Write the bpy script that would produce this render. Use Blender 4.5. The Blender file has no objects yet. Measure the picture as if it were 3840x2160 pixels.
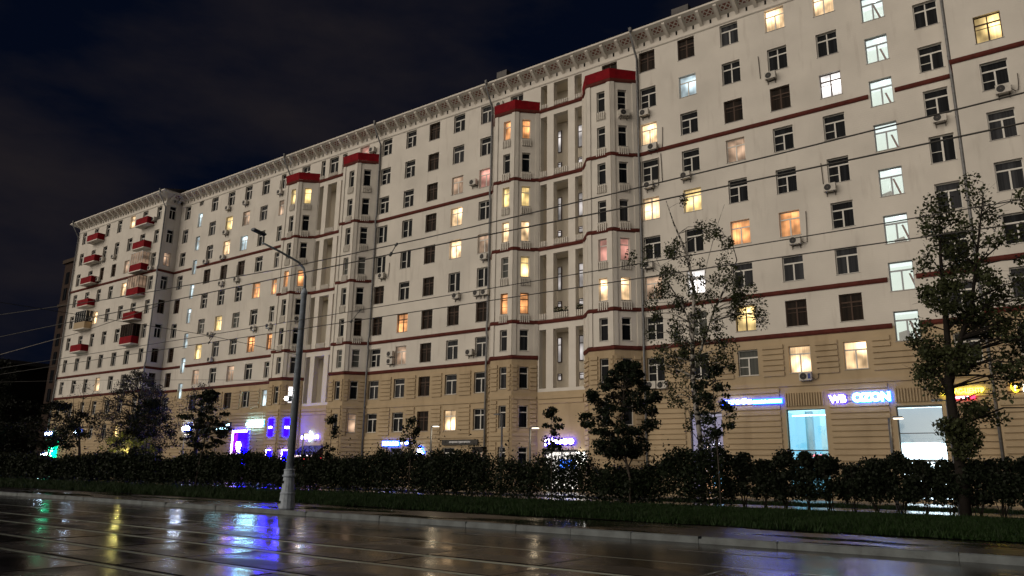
import bpy, math, random
import numpy as np
from mathutils import Matrix, Vector
random.seed(7); rng = np.random.default_rng(7)
R = math.radians
scn = bpy.context.scene
COL = scn.collection

# ------------------------------------------------------------------ camera
CH = 1.55
yaw, pit, rol = R(36.46493), R(13.72884), R(0.90014)
fw = Vector((-math.sin(yaw)*math.cos(pit), math.cos(yaw)*math.cos(pit), math.sin(pit)))
r0 = Vector((math.cos(yaw), math.sin(yaw), 0)); u0 = r0.cross(fw)
rr = math.cos(rol)*r0 + math.sin(rol)*u0
uu = -math.sin(rol)*r0 + math.cos(rol)*u0
cam = bpy.data.cameras.new('camera'); co = bpy.data.objects.new('camera', cam); COL.objects.link(co)
M = Matrix((rr, uu, -fw)).transposed().to_4x4(); M.translation = (0, 0, CH)
co.matrix_world = M
cam.sensor_width = 36; cam.lens = 2845.013/3840*36; cam.clip_start = 0.1; cam.clip_end = 5000
scn.camera = co

# ------------------------------------------------------------------ night sky
SUN_AZ, SUN_EL = -20.0, 8.0        # degrees left of straight behind the viewer of the facade, height
wd = bpy.data.worlds.new('World'); scn.world = wd; wd.use_nodes = True
nt = wd.node_tree; nt.nodes.clear()
out = nt.nodes.new('ShaderNodeOutputWorld'); bg = nt.nodes.new('ShaderNodeBackground')
sky = nt.nodes.new('ShaderNodeTexSky'); sky.sky_type = 'NISHITA'; sky.sun_disc = False
sky.sun_elevation = R(SUN_EL); sky.sun_rotation = R(180+SUN_AZ*-1)
tc = nt.nodes.new('ShaderNodeTexCoord')
mp = nt.nodes.new('ShaderNodeMapping'); mp.inputs['Scale'].default_value = (1.6, 1.6, 4.2)
nz = nt.nodes.new('ShaderNodeTexNoise'); nz.inputs['Scale'].default_value = 1.5; nz.inputs['Detail'].default_value = 7; nz.inputs['Roughness'].default_value = .55
cr = nt.nodes.new('ShaderNodeValToRGB'); cr.color_ramp.elements[0].position = .42; cr.color_ramp.elements[1].position = .70
tint = nt.nodes.new('ShaderNodeMix'); tint.data_type = 'RGBA'; tint.blend_type = 'MULTIPLY'; tint.inputs['Factor'].default_value = 1
tint.inputs[7].default_value = (.0010, .0017, .0042, 1)
cl = nt.nodes.new('ShaderNodeMix'); cl.data_type = 'RGBA'
cl.inputs[7].default_value = (.130, .108, .125, 1)
nt.links.new(tc.outputs['Generated'], mp.inputs['Vector']); nt.links.new(mp.outputs['Vector'], nz.inputs['Vector'])
nt.links.new(nz.outputs['Fac'], cr.inputs['Fac']); nt.links.new(sky.outputs['Color'], tint.inputs[6])
sk2 = nt.nodes.new('ShaderNodeMix'); sk2.data_type = 'RGBA'; sk2.blend_type = 'ADD'; sk2.inputs['Factor'].default_value = 1
sk2.inputs[7].default_value = (.010, .023, .072, 1)
nt.links.new(tint.outputs[2], sk2.inputs[6])
nt.links.new(sk2.outputs[2], cl.inputs[6]); nt.links.new(cr.outputs['Color'], cl.inputs['Factor'])
nt.links.new(cl.outputs[2], bg.inputs['Color']); bg.inputs['Strength'].default_value = .11
nt.links.new(bg.outputs['Background'], out.inputs['Surface'])

# ------------------------------------------------------------------ street light falling on the facade (one soft sun)
sl = bpy.data.lights.new('sun', 'SUN'); sl.energy = 2.85; sl.angle = R(84); sl.color = (1.0, .870, .715)
so = bpy.data.objects.new('sun', sl); COL.objects.link(so)
sd = Vector((math.sin(R(SUN_AZ))*math.cos(R(SUN_EL)), -math.cos(R(SUN_AZ))*math.cos(R(SUN_EL)), math.sin(R(SUN_EL))))
so.rotation_euler = sd.to_track_quat('Z', 'Y').to_euler(); so.location = (0, -20, 30)
vs = scn.view_settings; vs.view_transform = 'Standard'; vs.look = 'None'; vs.exposure = 0; vs.gamma = 1; vs.use_curve_mapping = False
cy = scn.cycles; cy.max_bounces = 6; cy.diffuse_bounces = 3; cy.glossy_bounces = 3; cy.transparent_max_bounces = 8; cy.transmission_bounces = 3
cy.use_denoising = True; cy.sample_clamp_indirect = 4; cy.use_adaptive_sampling = True; cy.adaptive_threshold = .01
cy.caustics_reflective = False; cy.caustics_refractive = False

# ------------------------------------------------------------------ materials
MATS = {}
def mat(name, col=(.5, .5, .5), rough=.7, spec=.4, metal=0, emis=None, es=0, sample=True):
    if name in MATS: return MATS[name]
    m = bpy.data.materials.new(name); m.use_nodes = True; MATS[name] = m
    b = m.node_tree.nodes['Principled BSDF']
    b.inputs['Base Color'].default_value = (*col, 1); b.inputs['Roughness'].default_value = rough
    b.inputs['Specular IOR Level'].default_value = spec; b.inputs['Metallic'].default_value = metal
    if emis: b.inputs['Emission Color'].default_value = (*emis, 1); b.inputs['Emission Strength'].default_value = es
    if not sample: m.cycles.emission_sampling = 'NONE'
    return m
def nd(m, t, **kw):
    n = m.node_tree.nodes.new(t)
    for k, v in kw.items():
        if k in n.inputs: n.inputs[k].default_value = v
        else: setattr(n, k, v)
    return n
def lk(m, a, b): m.node_tree.links.new(a, b)
def bsdf(m): return m.node_tree.nodes['Principled BSDF']
def noisy(m, scale=3, amt=.15, detail=5, stretch=(1, 1, 1), coord='Object', bump=0, bscale=30, second=None):
    """multiply the base colour by a soft noise; optional fine bump"""
    b = bsdf(m); c = tuple(b.inputs['Base Color'].default_value)
    t = nd(m, 'ShaderNodeTexCoord'); mp = nd(m, 'ShaderNodeMapping'); mp.inputs['Scale'].default_value = stretch
    lk(m, t.outputs[coord], mp.inputs['Vector'])
    n = nd(m, 'ShaderNodeTexNoise'); n.inputs['Scale'].default_value = scale; n.inputs['Detail'].default_value = detail
    lk(m, mp.outputs['Vector'], n.inputs['Vector'])
    r = nd(m, 'ShaderNodeValToRGB'); e = r.color_ramp.elements
    e[0].position = .3; e[1].position = .7
    e[0].color = tuple(x*(1-amt) for x in c[:3])+(1,); e[1].color = tuple(min(1, x*(1+amt)) for x in c[:3])+(1,)
    lk(m, n.outputs['Fac'], r.inputs['Fac'])
    outc = r.outputs['Color']
    if second:
        sc2, st2, col2, lo, hi = second
        mp2 = nd(m, 'ShaderNodeMapping'); mp2.inputs['Scale'].default_value = st2; lk(m, t.outputs[coord], mp2.inputs['Vector'])
        n2 = nd(m, 'ShaderNodeTexNoise'); n2.inputs['Scale'].default_value = sc2; n2.inputs['Detail'].default_value = 6
        lk(m, mp2.outputs['Vector'], n2.inputs['Vector'])
        r2 = nd(m, 'ShaderNodeValToRGB'); r2.color_ramp.elements[0].position = lo; r2.color_ramp.elements[1].position = hi
        lk(m, n2.outputs['Fac'], r2.inputs['Fac'])
        mx = nd(m, 'ShaderNodeMix', data_type='RGBA'); mx.inputs[7].default_value = (*col2, 1)
        lk(m, r2.outputs['Color'], mx.inputs['Factor']); lk(m, outc, mx.inputs[6]); outc = mx.outputs[2]
    lk(m, outc, b.inputs['Base Color'])
    if bump:
        nb = nd(m, 'ShaderNodeTexNoise'); nb.inputs['Scale'].default_value = bscale; nb.inputs['Detail'].default_value = 3
        lk(m, t.outputs[coord], nb.inputs['Vector'])
        bp = nd(m, 'ShaderNodeBump'); bp.inputs['Strength'].default_value = bump; bp.inputs['Distance'].default_value = .05
        lk(m, nb.outputs['Fac'], bp.inputs['Height']); lk(m, bp.outputs['Normal'], b.inputs['Normal'])
    return m

def wall_mat(name, col, stain):
    m = mat(name, col, .85, .25)
    noisy(m, .30, .10, 8, second=(1.3, (1.3, 1.3, .2), stain, .57, .95))
    b = bsdf(m)
    t = nd(m, 'ShaderNodeTexCoord'); sp = nd(m, 'ShaderNodeSeparateXYZ'); cb = nd(m, 'ShaderNodeCombineXYZ')
    lk(m, t.outputs['Object'], sp.inputs[0]); lk(m, sp.outputs['X'], cb.inputs['X']); lk(m, sp.outputs['Z'], cb.inputs['Y'])
    bk = nd(m, 'ShaderNodeTexBrick'); bk.inputs['Scale'].default_value = 1; bk.inputs['Mortar Size'].default_value = .012
    bk.inputs['Brick Width'].default_value = .27; bk.inputs['Row Height'].default_value = .16; bk.inputs['Mortar Smooth'].default_value = .6
    bk.inputs['Color1'].default_value = (1, 1, 1, 1); bk.inputs['Color2'].default_value = (.85, .85, .85, 1); bk.inputs['Mortar'].default_value = (0, 0, 0, 1)
    lk(m, cb.outputs[0], bk.inputs['Vector'])
    n = nd(m, 'ShaderNodeTexNoise'); n.inputs['Scale'].default_value = 1.4; n.inputs['Detail'].default_value = 4
    lk(m, t.outputs['Object'], n.inputs['Vector'])
    mu = nd(m, 'ShaderNodeMath', operation='MULTIPLY'); lk(m, bk.outputs['Color'], mu.inputs[0]); lk(m, n.outputs['Fac'], mu.inputs[1])
    bp = nd(m, 'ShaderNodeBump'); bp.inputs['Strength'].default_value = .45; bp.inputs['Distance'].default_value = .02
    lk(m, mu.outputs[0], bp.inputs['Height']); lk(m, bp.outputs['Normal'], b.inputs['Normal'])
    return m
WHITE = wall_mat('painted_brick_white', (.67, .64, .59), (.44, .40, .36))
PLASTER = noisy(mat('plaster_white', (.67, .64, .59), .8, .25), .8, .07, 5)
TAN = noisy(mat('plaster_tan', (.445, .35, .23), .85, .25), .5, .1, 6, second=(.8, (1.3, 1.3, .3), (.32, .24, .15), .54, .85), bump=.1, bscale=14)
BAND = noisy(mat('band_paint_red_brown', (.105, .027, .021), .85, .15), 2.5, .22, 5)
REDP = noisy(mat('parapet_paint_red', (.22, .005, .011), .75, .12), 2, .22, 6, second=(2.2, (1.5, 1.5, .4), (.10, .012, .012), .55, .85))
ROOF = noisy(mat('roof_sheet_metal', (.06, .055, .055), .5, .4), 2, .2)
FRW = mat('window_frame_white', (.66, .65, .62), .45, .4)
FRB = noisy(mat('window_frame_brown', (.062, .034, .022), .6, .3), 6, .2)
SILL = mat('sill_zinc', (.30, .29, .28), .4, .5, .3)
PIPE = noisy(mat('pipe_zinc', (.17, .175, .185), .42, .4, .1), 4, .25)
BLACK = mat('vent_black', (.008, .007, .006), .9, .1)
LATT = mat('lattice_red', (.27, .11, .085), .8, .2)

def pane_dark(name, base, curtain, amount):
    m = mat(name, base, .10, .035)
    b = bsdf(m); t = nd(m, 'ShaderNodeTexCoord'); oi = nd(m, 'ShaderNodeObjectInfo')
    sp = nd(m, 'ShaderNodeSeparateXYZ'); lk(m, t.outputs['Object'], sp.inputs[0])
    ad = nd(m, 'ShaderNodeMath', operation='MULTIPLY_ADD'); ad.inputs[1].default_value = 31.7
    lk(m, oi.outputs['Random'], ad.inputs[0]); lk(m, sp.outputs['X'], ad.inputs[2])
    cb = nd(m, 'ShaderNodeCombineXYZ'); lk(m, ad.outputs[0], cb.inputs['X'])
    n = nd(m, 'ShaderNodeTexNoise'); n.inputs['Scale'].default_value = 2.2; n.inputs['Detail'].default_value = 4; n.inputs['Roughness'].default_value = .75
    lk(m, cb.outputs[0], n.inputs['Vector'])
    r = nd(m, 'ShaderNodeValToRGB'); r.color_ramp.elements[0].position = .5-.08*amount; r.color_ramp.elements[1].position = .74-.12*amount
    r.color_ramp.elements[0].color = (*base, 1); r.color_ramp.elements[1].color = (*curtain, 1)
    lk(m, n.outputs['Fac'], r.inputs['Fac']); lk(m, r.outputs['Color'], b.inputs['Base Color'])
    return m
P_DARK = pane_dark('glass_dark', (.005, .006, .008), (.022, .025, .030), .6)
P_CURT = pane_dark('glass_dark_curtained', (.010, .011, .014), (.050, .053, .060), 1.3)
P_BROWN = pane_dark('glass_dim_brown', (.008, .006, .005), (.030, .021, .015), 1.0)
P_GREY = pane_dark('glass_grey_blind', (.07, .075, .07), (.11, .115, .11), 1)
P_PALE = pane_dark('glass_pale_blind', (.36, .30, .20), (.44, .37, .25), 1)

def pane_lit(name, col, strength, fold=.35, vert=.25):
    """a lit room behind a curtain: emission with soft folds and a lamp-side glow, different in each window"""
    m = mat(name, (.06, .055, .05), .3, .1); m.cycles.emission_sampling = 'NONE'
    b = bsdf(m); t = nd(m, 'ShaderNodeTexCoord'); oi = nd(m, 'ShaderNodeObjectInfo')
    sp = nd(m, 'ShaderNodeSeparateXYZ'); lk(m, t.outputs['Object'], sp.inputs[0])
    ad = nd(m, 'ShaderNodeMath', operation='MULTIPLY_ADD'); ad.inputs[1].default_value = 57.3
    lk(m, oi.outputs['Random'], ad.inputs[0]); lk(m, sp.outputs['X'], ad.inputs[2])
    cb = nd(m, 'ShaderNodeCombineXYZ'); lk(m, ad.outputs[0], cb.inputs['X'])
    n = nd(m, 'ShaderNodeTexNoise'); n.inputs['Scale'].default_value = 9; n.inputs['Detail'].default_value = 3; lk(m, cb.outputs[0], n.inputs['Vector'])
    cb2 = nd(m, 'ShaderNodeCombineXYZ'); lk(m, ad.outputs[0], cb2.inputs['X']); lk(m, sp.outputs['Z'], cb2.inputs['Z'])
    n2 = nd(m, 'ShaderNodeTexNoise'); n2.inputs['Scale'].default_value = 1.1; n2.inputs['Detail'].default_value = 1; lk(m, cb2.outputs[0], n2.inputs['Vector'])
    a1 = nd(m, 'ShaderNodeMapRange'); a1.inputs['From Min'].default_value = .3; a1.inputs['From Max'].default_value = .7
    a1.inputs['To Min'].default_value = 1-fold; a1.inputs['To Max'].default_value = 1+fold; lk(m, n.outputs['Fac'], a1.inputs['Value'])
    a2 = nd(m, 'ShaderNodeMapRange'); a2.inputs['From Min'].default_value = .3; a2.inputs['From Max'].default_value = .7
    a2.inputs['To Min'].default_value = 1-2*vert; a2.inputs['To Max'].default_value = 1+2*vert; lk(m, n2.outputs['Fac'], a2.inputs['Value'])
    mu = nd(m, 'ShaderNodeMath', operation='MULTIPLY'); lk(m, a1.outputs[0], mu.inputs[0]); lk(m, a2.outputs[0], mu.inputs[1])
    wn = nd(m, 'ShaderNodeTexWhiteNoise'); wn.noise_dimensions = '1D'; lk(m, oi.outputs['Random'], wn.inputs['W'])
    sb = nd(m, 'ShaderNodeVectorMath', operation='MULTIPLY_ADD'); sb.inputs[1].default_value = (1.1, 0, 1.3); sb.inputs[2].default_value = (-.55, 0, -.55); lk(m, wn.outputs['Color'], sb.inputs[0])
    ob = nd(m, 'ShaderNodeVectorMath', operation='MULTIPLY'); ob.inputs[1].default_value = (1, 0, 1); lk(m, t.outputs['Object'], ob.inputs[0])
    ds = nd(m, 'ShaderNodeVectorMath', operation='DISTANCE'); lk(m, ob.outputs[0], ds.inputs[0]); lk(m, sb.outputs[0], ds.inputs[1])
    ms = nd(m, 'ShaderNodeMapRange', interpolation_type='SMOOTHSTEP'); ms.inputs['From Min'].default_value = .05; ms.inputs['From Max'].default_value = 1.0; ms.inputs['To Min'].default_value = 2.3; ms.inputs['To Max'].default_value = .62; lk(m, ds.outputs['Value'], ms.inputs['Value'])
    mu3 = nd(m, 'ShaderNodeMath', operation='MULTIPLY'); lk(m, mu.outputs[0], mu3.inputs[0]); lk(m, ms.outputs[0], mu3.inputs[1])
    mu2 = nd(m, 'ShaderNodeMath', operation='MULTIPLY'); mu2.inputs[1].default_value = strength; lk(m, mu3.outputs[0], mu2.inputs[0])
    b.inputs['Emission Color'].default_value = (*col, 1); lk(m, mu2.outputs[0], b.inputs['Emission Strength'])
    return m
P_WARM = pane_lit('lit_warm', (1.0, .66, .35), 1.4, .35, .35)
P_YEL = pane_lit('lit_yellow', (1.0, .70, .27), 1.1, .25, .3)
P_ORA = pane_lit('lit_orange', (1.0, .42, .15), .85, .3, .35)
P_PINK = pane_lit('lit_pink', (1.0, .45, .36), .48, .15, .25)
P_COOL = pane_lit('lit_cool', (.72, .92, 1.0), .72, .12, .3)
P_WHITE = pane_lit('lit_white', (1.0, .95, .92), 1.5, .2, .2)
P_STAIR = pane_lit("lit_stair_dim", (.95, .88, .85), .34, .15, .2)
P_DIM = pane_lit('lit_dim', (.85, .55, .36), .40, .25, .3)

def emit(name, col=None, s=1, sample=True):
    if 'emit_'+name in MATS: return MATS['emit_'+name]
    m = mat('emit_'+name, (.01, .01, .01), .6, .05, 0, col, s)
    if not sample: m.cycles.emission_sampling = 'NONE'
    return m
def glass_clear():
    m = bpy.data.materials.new('shop_glass'); m.use_nodes = True; n = m.node_tree; n.nodes.clear()
    o = n.nodes.new('ShaderNodeOutputMaterial'); mx = n.nodes.new('ShaderNodeMixShader'); t = n.nodes.new('ShaderNodeBsdfTransparent'); g = n.nodes.new('ShaderNodeBsdfGlossy')
    g.inputs['Roughness'].default_value = .02; t.inputs['Color'].default_value = (.93, .97, .98, 1); mx.inputs[0].default_value = .07
    n.links.new(t.outputs[0], mx.inputs[1]); n.links.new(g.outputs[0], mx.inputs[2]); n.links.new(mx.outputs[0], o.inputs[0]); return m
GLASS = glass_clear()

# ------------------------------------------------------------------ mesh helpers
class MB:
    def __init__(s): s.v = []; s.f = []
    def quad(s, a, b, c, d):
        i = len(s.v); s.v += [a, b, c, d]; s.f.append((i, i+1, i+2, i+3)); return s
    def box(s, x0, x1, y0, y1, z0, z1):
        i = len(s.v)
        s.v += [(x0,y0,z0),(x1,y0,z0),(x1,y1,z0),(x0,y1,z0),(x0,y0,z1),(x1,y0,z1),(x1,y1,z1),(x0,y1,z1)]
        s.f += [(i,i+3,i+2,i+1),(i+4,i+5,i+6,i+7),(i,i+1,i+5,i+4),(i+1,i+2,i+6,i+5),(i+2,i+3,i+7,i+6),(i+3,i,i+4,i+7)]; return s
    def tube(s, pts, rad, n=8, cap=True):
        pts = [Vector(p) for p in pts]
        if not hasattr(rad, '__len__'): rad = [rad]*len(pts)
        i0 = len(s.v)
        for k, p in enumerate(pts):
            d = (pts[min(k+1, len(pts)-1)]-pts[max(k-1, 0)]).normalized()
            a = d.cross(Vector((0, 0, 1)) if abs(d.z) < .9 else Vector((1, 0, 0))).normalized(); b = d.cross(a)
            for j in range(n):
                t = 2*math.pi*j/n; q = p+(a*math.cos(t)+b*math.sin(t))*rad[k]; s.v.append(tuple(q))
        for k in range(len(pts)-1):
            for j in range(n):
                a0 = i0+k*n+j; a1 = i0+k*n+(j+1) % n; s.f.append((a0, a1, a1+n, a0+n))
        if cap: s.f.append(tuple(i0+j for j in range(n))[::-1]); s.f.append(tuple(i0+(len(pts)-1)*n+j for j in range(n)))
        return s
    def lathe(s, prof, n=16, c=(0, 0)):
        return s.tube([(c[0], c[1], z) for r, z in prof], [r for r, z in prof], n)
    def prism(s, poly, y0, y1):
        """polygon in x,z extruded in y"""
        i = len(s.v); n = len(poly)
        s.v += [(x, y0, z) for x, z in poly]+[(x, y1, z) for x, z in poly]
        s.f += [tuple(i+k for k in range(n)), tuple(i+n+k for k in range(n))[::-1]]
        for k in range(n): s.f.append((i+k, i+(k+1) % n, i+n+(k+1) % n, i+n+k)[::-1])
        return s
    def mesh(s, name):
        m = bpy.data.meshes.new(name); m.from_pydata(s.v, [], s.f); m.update(); return m
def link(name, mesh, material=None, parent=None, loc=(0, 0, 0), rz=0):
    o = bpy.data.objects.new(name, mesh); COL.objects.link(o)
    if material and mesh:
        if not mesh.materials: mesh.materials.append(material)
        elif mesh.materials[0] != material:
            o.material_slots[0].link = 'OBJECT'; o.material_slots[0].material = material
    if parent: o.parent = parent
    o.location = loc; o.rotation_euler = (0, 0, rz)
    return o
def smooth(o):
    o.data.polygons.foreach_set('use_smooth', [True]*len(o.data.polygons)); return o
def empty(name, loc, rz=0):
    o = bpy.data.objects.new(name, None); COL.objects.link(o); o.location = loc; o.rotation_euler = (0, 0, rz); o.empty_display_size = .3; return o
def tag(o, label=None, cat=None, group=None, kind=None):
    if label: o['label'] = label
    if cat: o['category'] = cat
    if group: o['group'] = group
    if kind: o['kind'] = kind
    return o
def quads_np(name, V, material, parent=None, loc=(0, 0, 0)):
    """V: (N,k,3) array of separate k-gons"""
    n, k, _ = V.shape
    m = bpy.data.meshes.new(name); m.vertices.add(n*k); m.vertices.foreach_set('co', V.astype(np.float32).ravel())
    m.loops.add(n*k); m.loops.foreach_set('vertex_index', np.arange(n*k, dtype=np.int32))
    m.polygons.add(n); m.polygons.foreach_set('loop_start', np.arange(0, n*k, k, dtype=np.int32)); m.polygons.foreach_set('loop_total', np.full(n, k, dtype=np.int32))
    m.update(calc_edges=True); m.materials.append(material)
    return link(name, m, None, parent, loc)
ORD = ['first', 'second', 'third', 'fourth', 'fifth', 'sixth', 'seventh', 'eighth', 'ninth', 'tenth', 'eleventh', 'twelfth', 'thirteenth', 'fourteenth', 'fifteenth', 'sixteenth']
# ------------------------------------------------------------------ ground, road, track, kerb
def wet(name, col, rlo, rhi, scale, bump, bscale, spec=.5, stretch=(1, 1, 1), lo=.38, hi=.62):
    m = mat(name, col, rlo, spec); b = bsdf(m)
    noisy(m, 2.2, .35, 6, coord='Object')
    t = nd(m, 'ShaderNodeTexCoord'); mp = nd(m, 'ShaderNodeMapping'); mp.inputs['Scale'].default_value = stretch
    lk(m, t.outputs['Object'], mp.inputs['Vector'])
    n = nd(m, 'ShaderNodeTexNoise'); n.inputs['Scale'].default_value = scale; n.inputs['Detail'].default_value = 5
    lk(m, mp.outputs['Vector'], n.inputs['Vector'])
    mr = nd(m, 'ShaderNodeMapRange'); mr.inputs['From Min'].default_value = lo; mr.inputs['From Max'].default_value = hi
    mr.inputs['To Min'].default_value = rlo; mr.inputs['To Max'].default_value = rhi
    lk(m, n.outputs['Fac'], mr.inputs['Value']); lk(m, mr.outputs[0], b.inputs['Roughness'])
    n1 = nd(m, 'ShaderNodeTexNoise'); n1.inputs['Scale'].default_value = bscale; n1.inputs['Detail'].default_value = 4
    lk(m, mp.outputs['Vector'], n1.inputs['Vector'])
    n2 = nd(m, 'ShaderNodeMath', operation='MULTIPLY'); lk(m, n1.outputs['Fac'], n2.inputs[0]); lk(m, mr.outputs[0], n2.inputs[1])
    bp = nd(m, 'ShaderNodeBump'); bp.inputs['Strength'].default_value = bump; bp.inputs['Distance'].default_value = .02
    lk(m, n2.outputs[0], bp.inputs['Height']); lk(m, bp.outputs['Normal'], b.inputs['Normal'])
    return m
ASPH = wet('wet_asphalt', (.012, .011, .011), .09, .22, .55, .5, 48, .08, (.8, 1.15, 1))
SLAB = wet('wet_concrete_slab', (.015, .013, .012), .07, .27, .6, .6, 30, .10, (.75, 1.2, 1))
PAVE = wet('wet_pavement', (.012, .010, .010), .07, .36, .5, .3, 26, .2, (.4, 1.3, 1), .42, .56)
PATH = wet('wet_path', (.07, .068, .07), .12, .4, .6, .3, 26, .5)
KERB = noisy(mat('kerb_concrete', (.115, .135, .145), .5, .4), 3, .28, 6, bump=.2, bscale=30)
oi_ = nd(SLAB, 'ShaderNodeObjectInfo'); mr_ = nd(SLAB, 'ShaderNodeMapRange'); mr_.inputs['To Min'].default_value = .8; mr_.inputs['To Max'].default_value = 1.7; lk(SLAB, oi_.outputs['Random'], mr_.inputs['Value'])
mm_ = nd(SLAB, 'ShaderNodeMath', operation='MULTIPLY'); src_ = bsdf(SLAB).inputs['Roughness'].links[0].from_socket; lk(SLAB, src_, mm_.inputs[0]); lk(SLAB, mr_.outputs[0], mm_.inputs[1]); lk(SLAB, mm_.outputs[0], bsdf(SLAB).inputs['Roughness'])
JOINT = mat('joint_tar', (.006, .006, .006), .42, .12)
RAIL = mat('rail_steel', (.30, .33, .30), .28, .5, .9)
EARTH = noisy(mat('earth', (.016, .017, .010), .95, .1), 1.2, .3)
LAWN = noisy(mat('lawn_soil', (.012, .018, .007), .95, .1), 1.5, .35)
PAINT = noisy(mat('road_paint', (.22, .21, .20), .5, .4), 5, .5)

def sheet(name, x0, x1, y0, y1, z, m, kind='structure', nx=1):
    b = MB()
    for i in range(nx):
        a = x0+(x1-x0)*i/nx; c = x0+(x1-x0)*(i+1)/nx
        b.quad((a, y0, z), (c, y0, z), (c, y1, z), (a, y1, z))
    return tag(link(name, b.mesh(name), m), kind=kind)
sheet('ground', -1500, 1500, -1500, 1500, -.07, EARTH)
sheet('road', -420, 60, -34, 17.95, 0, ASPH)
sheet('pavement', -420, 60, 18.13, 22.1, .15, PAVE)
sheet('lawn', -420, 60, 22.1, 36.6, .17, LAWN)
sheet('footpath', -420, 60, 36.6, 40.2, .16, PATH)
sheet('back_lawn', -420, 60, 40.2, 44.5, .17, LAWN)
sheet('forecourt', -420, 60, 44.5, 70, .15, PATH)

track = tag(link('tram_track', MB().quad((-140, 4.2, .004), (30, 4.2, .004), (30, 13.62, .004), (-140, 13.62, .004)).mesh('tram_track'), JOINT), kind='structure')
RAILS = (11.27, 9.68, 7.86, 6.55)
bounds = [(13.48, 11.40), (11.14, 9.80), (9.56, 7.98), (7.74, 6.68), (6.42, 4.3)]
slab_meshes = []
for i, (ya, yb) in enumerate(bounds):
    w = (ya-yb)/2
    for L in (1.312,):
        b = MB(); e = .02
        b.v = [(-L, -w, 0), (L, -w, 0), (L, w, 0), (-L, w, 0), (-L+e, -w+e, .012), (L-e, -w+e, .012), (L-e, w-e, .012), (-L+e, w-e, .012)]
        b.f = [(4, 5, 6, 7), (0, 1, 5, 4), (1, 2, 6, 5), (2, 3, 7, 6), (3, 0, 4, 7)]
        slab_meshes.append(b.mesh('track_slab'))
for i, (ya, yb) in enumerate(bounds):
    x = 0.19+.25*(i % 2)
    k = 0
    while x > -62:
        o = link('track_slab', slab_meshes[i], SLAB, track, (x-1.325+random.gauss(0, .012), (ya+yb)/2+random.gauss(0, .008), .006+random.uniform(0, .004)))
        o.rotation_euler = (R(random.gauss(0, .16)), R(random.gauss(0, .10)), 0)
        x -= 2.65
    b = MB().box(-140, x, yb, ya, .005, .012)
    tag(link('track_slab', b.mesh('track_slab_far'), SLAB, track), kind='stuff')
for y in RAILS:
    b = MB().box(-140, 30, y-.032, y+.032, .0, .022)
    link('rail', b.mesh('rail'), RAIL, track)
link('track_edge', MB().box(-140, 30, 13.53, 13.58, 0, .016).mesh('track_edge'), RAIL, track)
for k in range(7):
    b = MB().quad((-38+k*6.1, 15.95, .004), (-35.4+k*6.1, 15.95, .004), (-35.4+k*6.1, 16.03, .004), (-38+k*6.1, 16.03, .004))
    tag(link('lane_marking', b.mesh('lane_marking'), PAINT), kind='structure')

kerb = tag(link('kerb', MB().box(-420, 60, 17.97, 18.12, -.05, .10).mesh('kerb_bed'), KERB), kind='structure')
ksm = []
for v in range(3):
    b = MB(); L = .885; c = .02
    b.v = [(-L, 17.95, -.02), (L, 17.95, -.02), (L, 18.13, -.02), (-L, 18.13, -.02), (-L, 17.95, .15-c), (L, 17.95, .15-c), (L, 17.95+c, .15), (L, 18.13, .15), (-L, 18.13, .15), (-L, 17.95+c, .15)]
    b.f = [(0, 1, 5, 4), (4, 5, 6, 9), (9, 6, 7, 8), (2, 3, 8, 7), (1, 2, 7, 6, 5), (3, 0, 4, 9, 8)]
    ksm.append(b.mesh('kerb_stone'))
x = 5.0
while x > -95:
    o = link('kerb_stone', ksm[0], KERB, kerb, (x-.9, random.gauss(0, .004), .008+random.gauss(0, .004))); o.rotation_euler = (0, 0, R(random.gauss(0, .12)))
    x -= 1.80
link('kerb_stone', MB().box(-420, x, 17.95, 18.13, 0, .155).mesh('kerb_far'), KERB, kerb)['kind'] = 'stuff'

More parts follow.
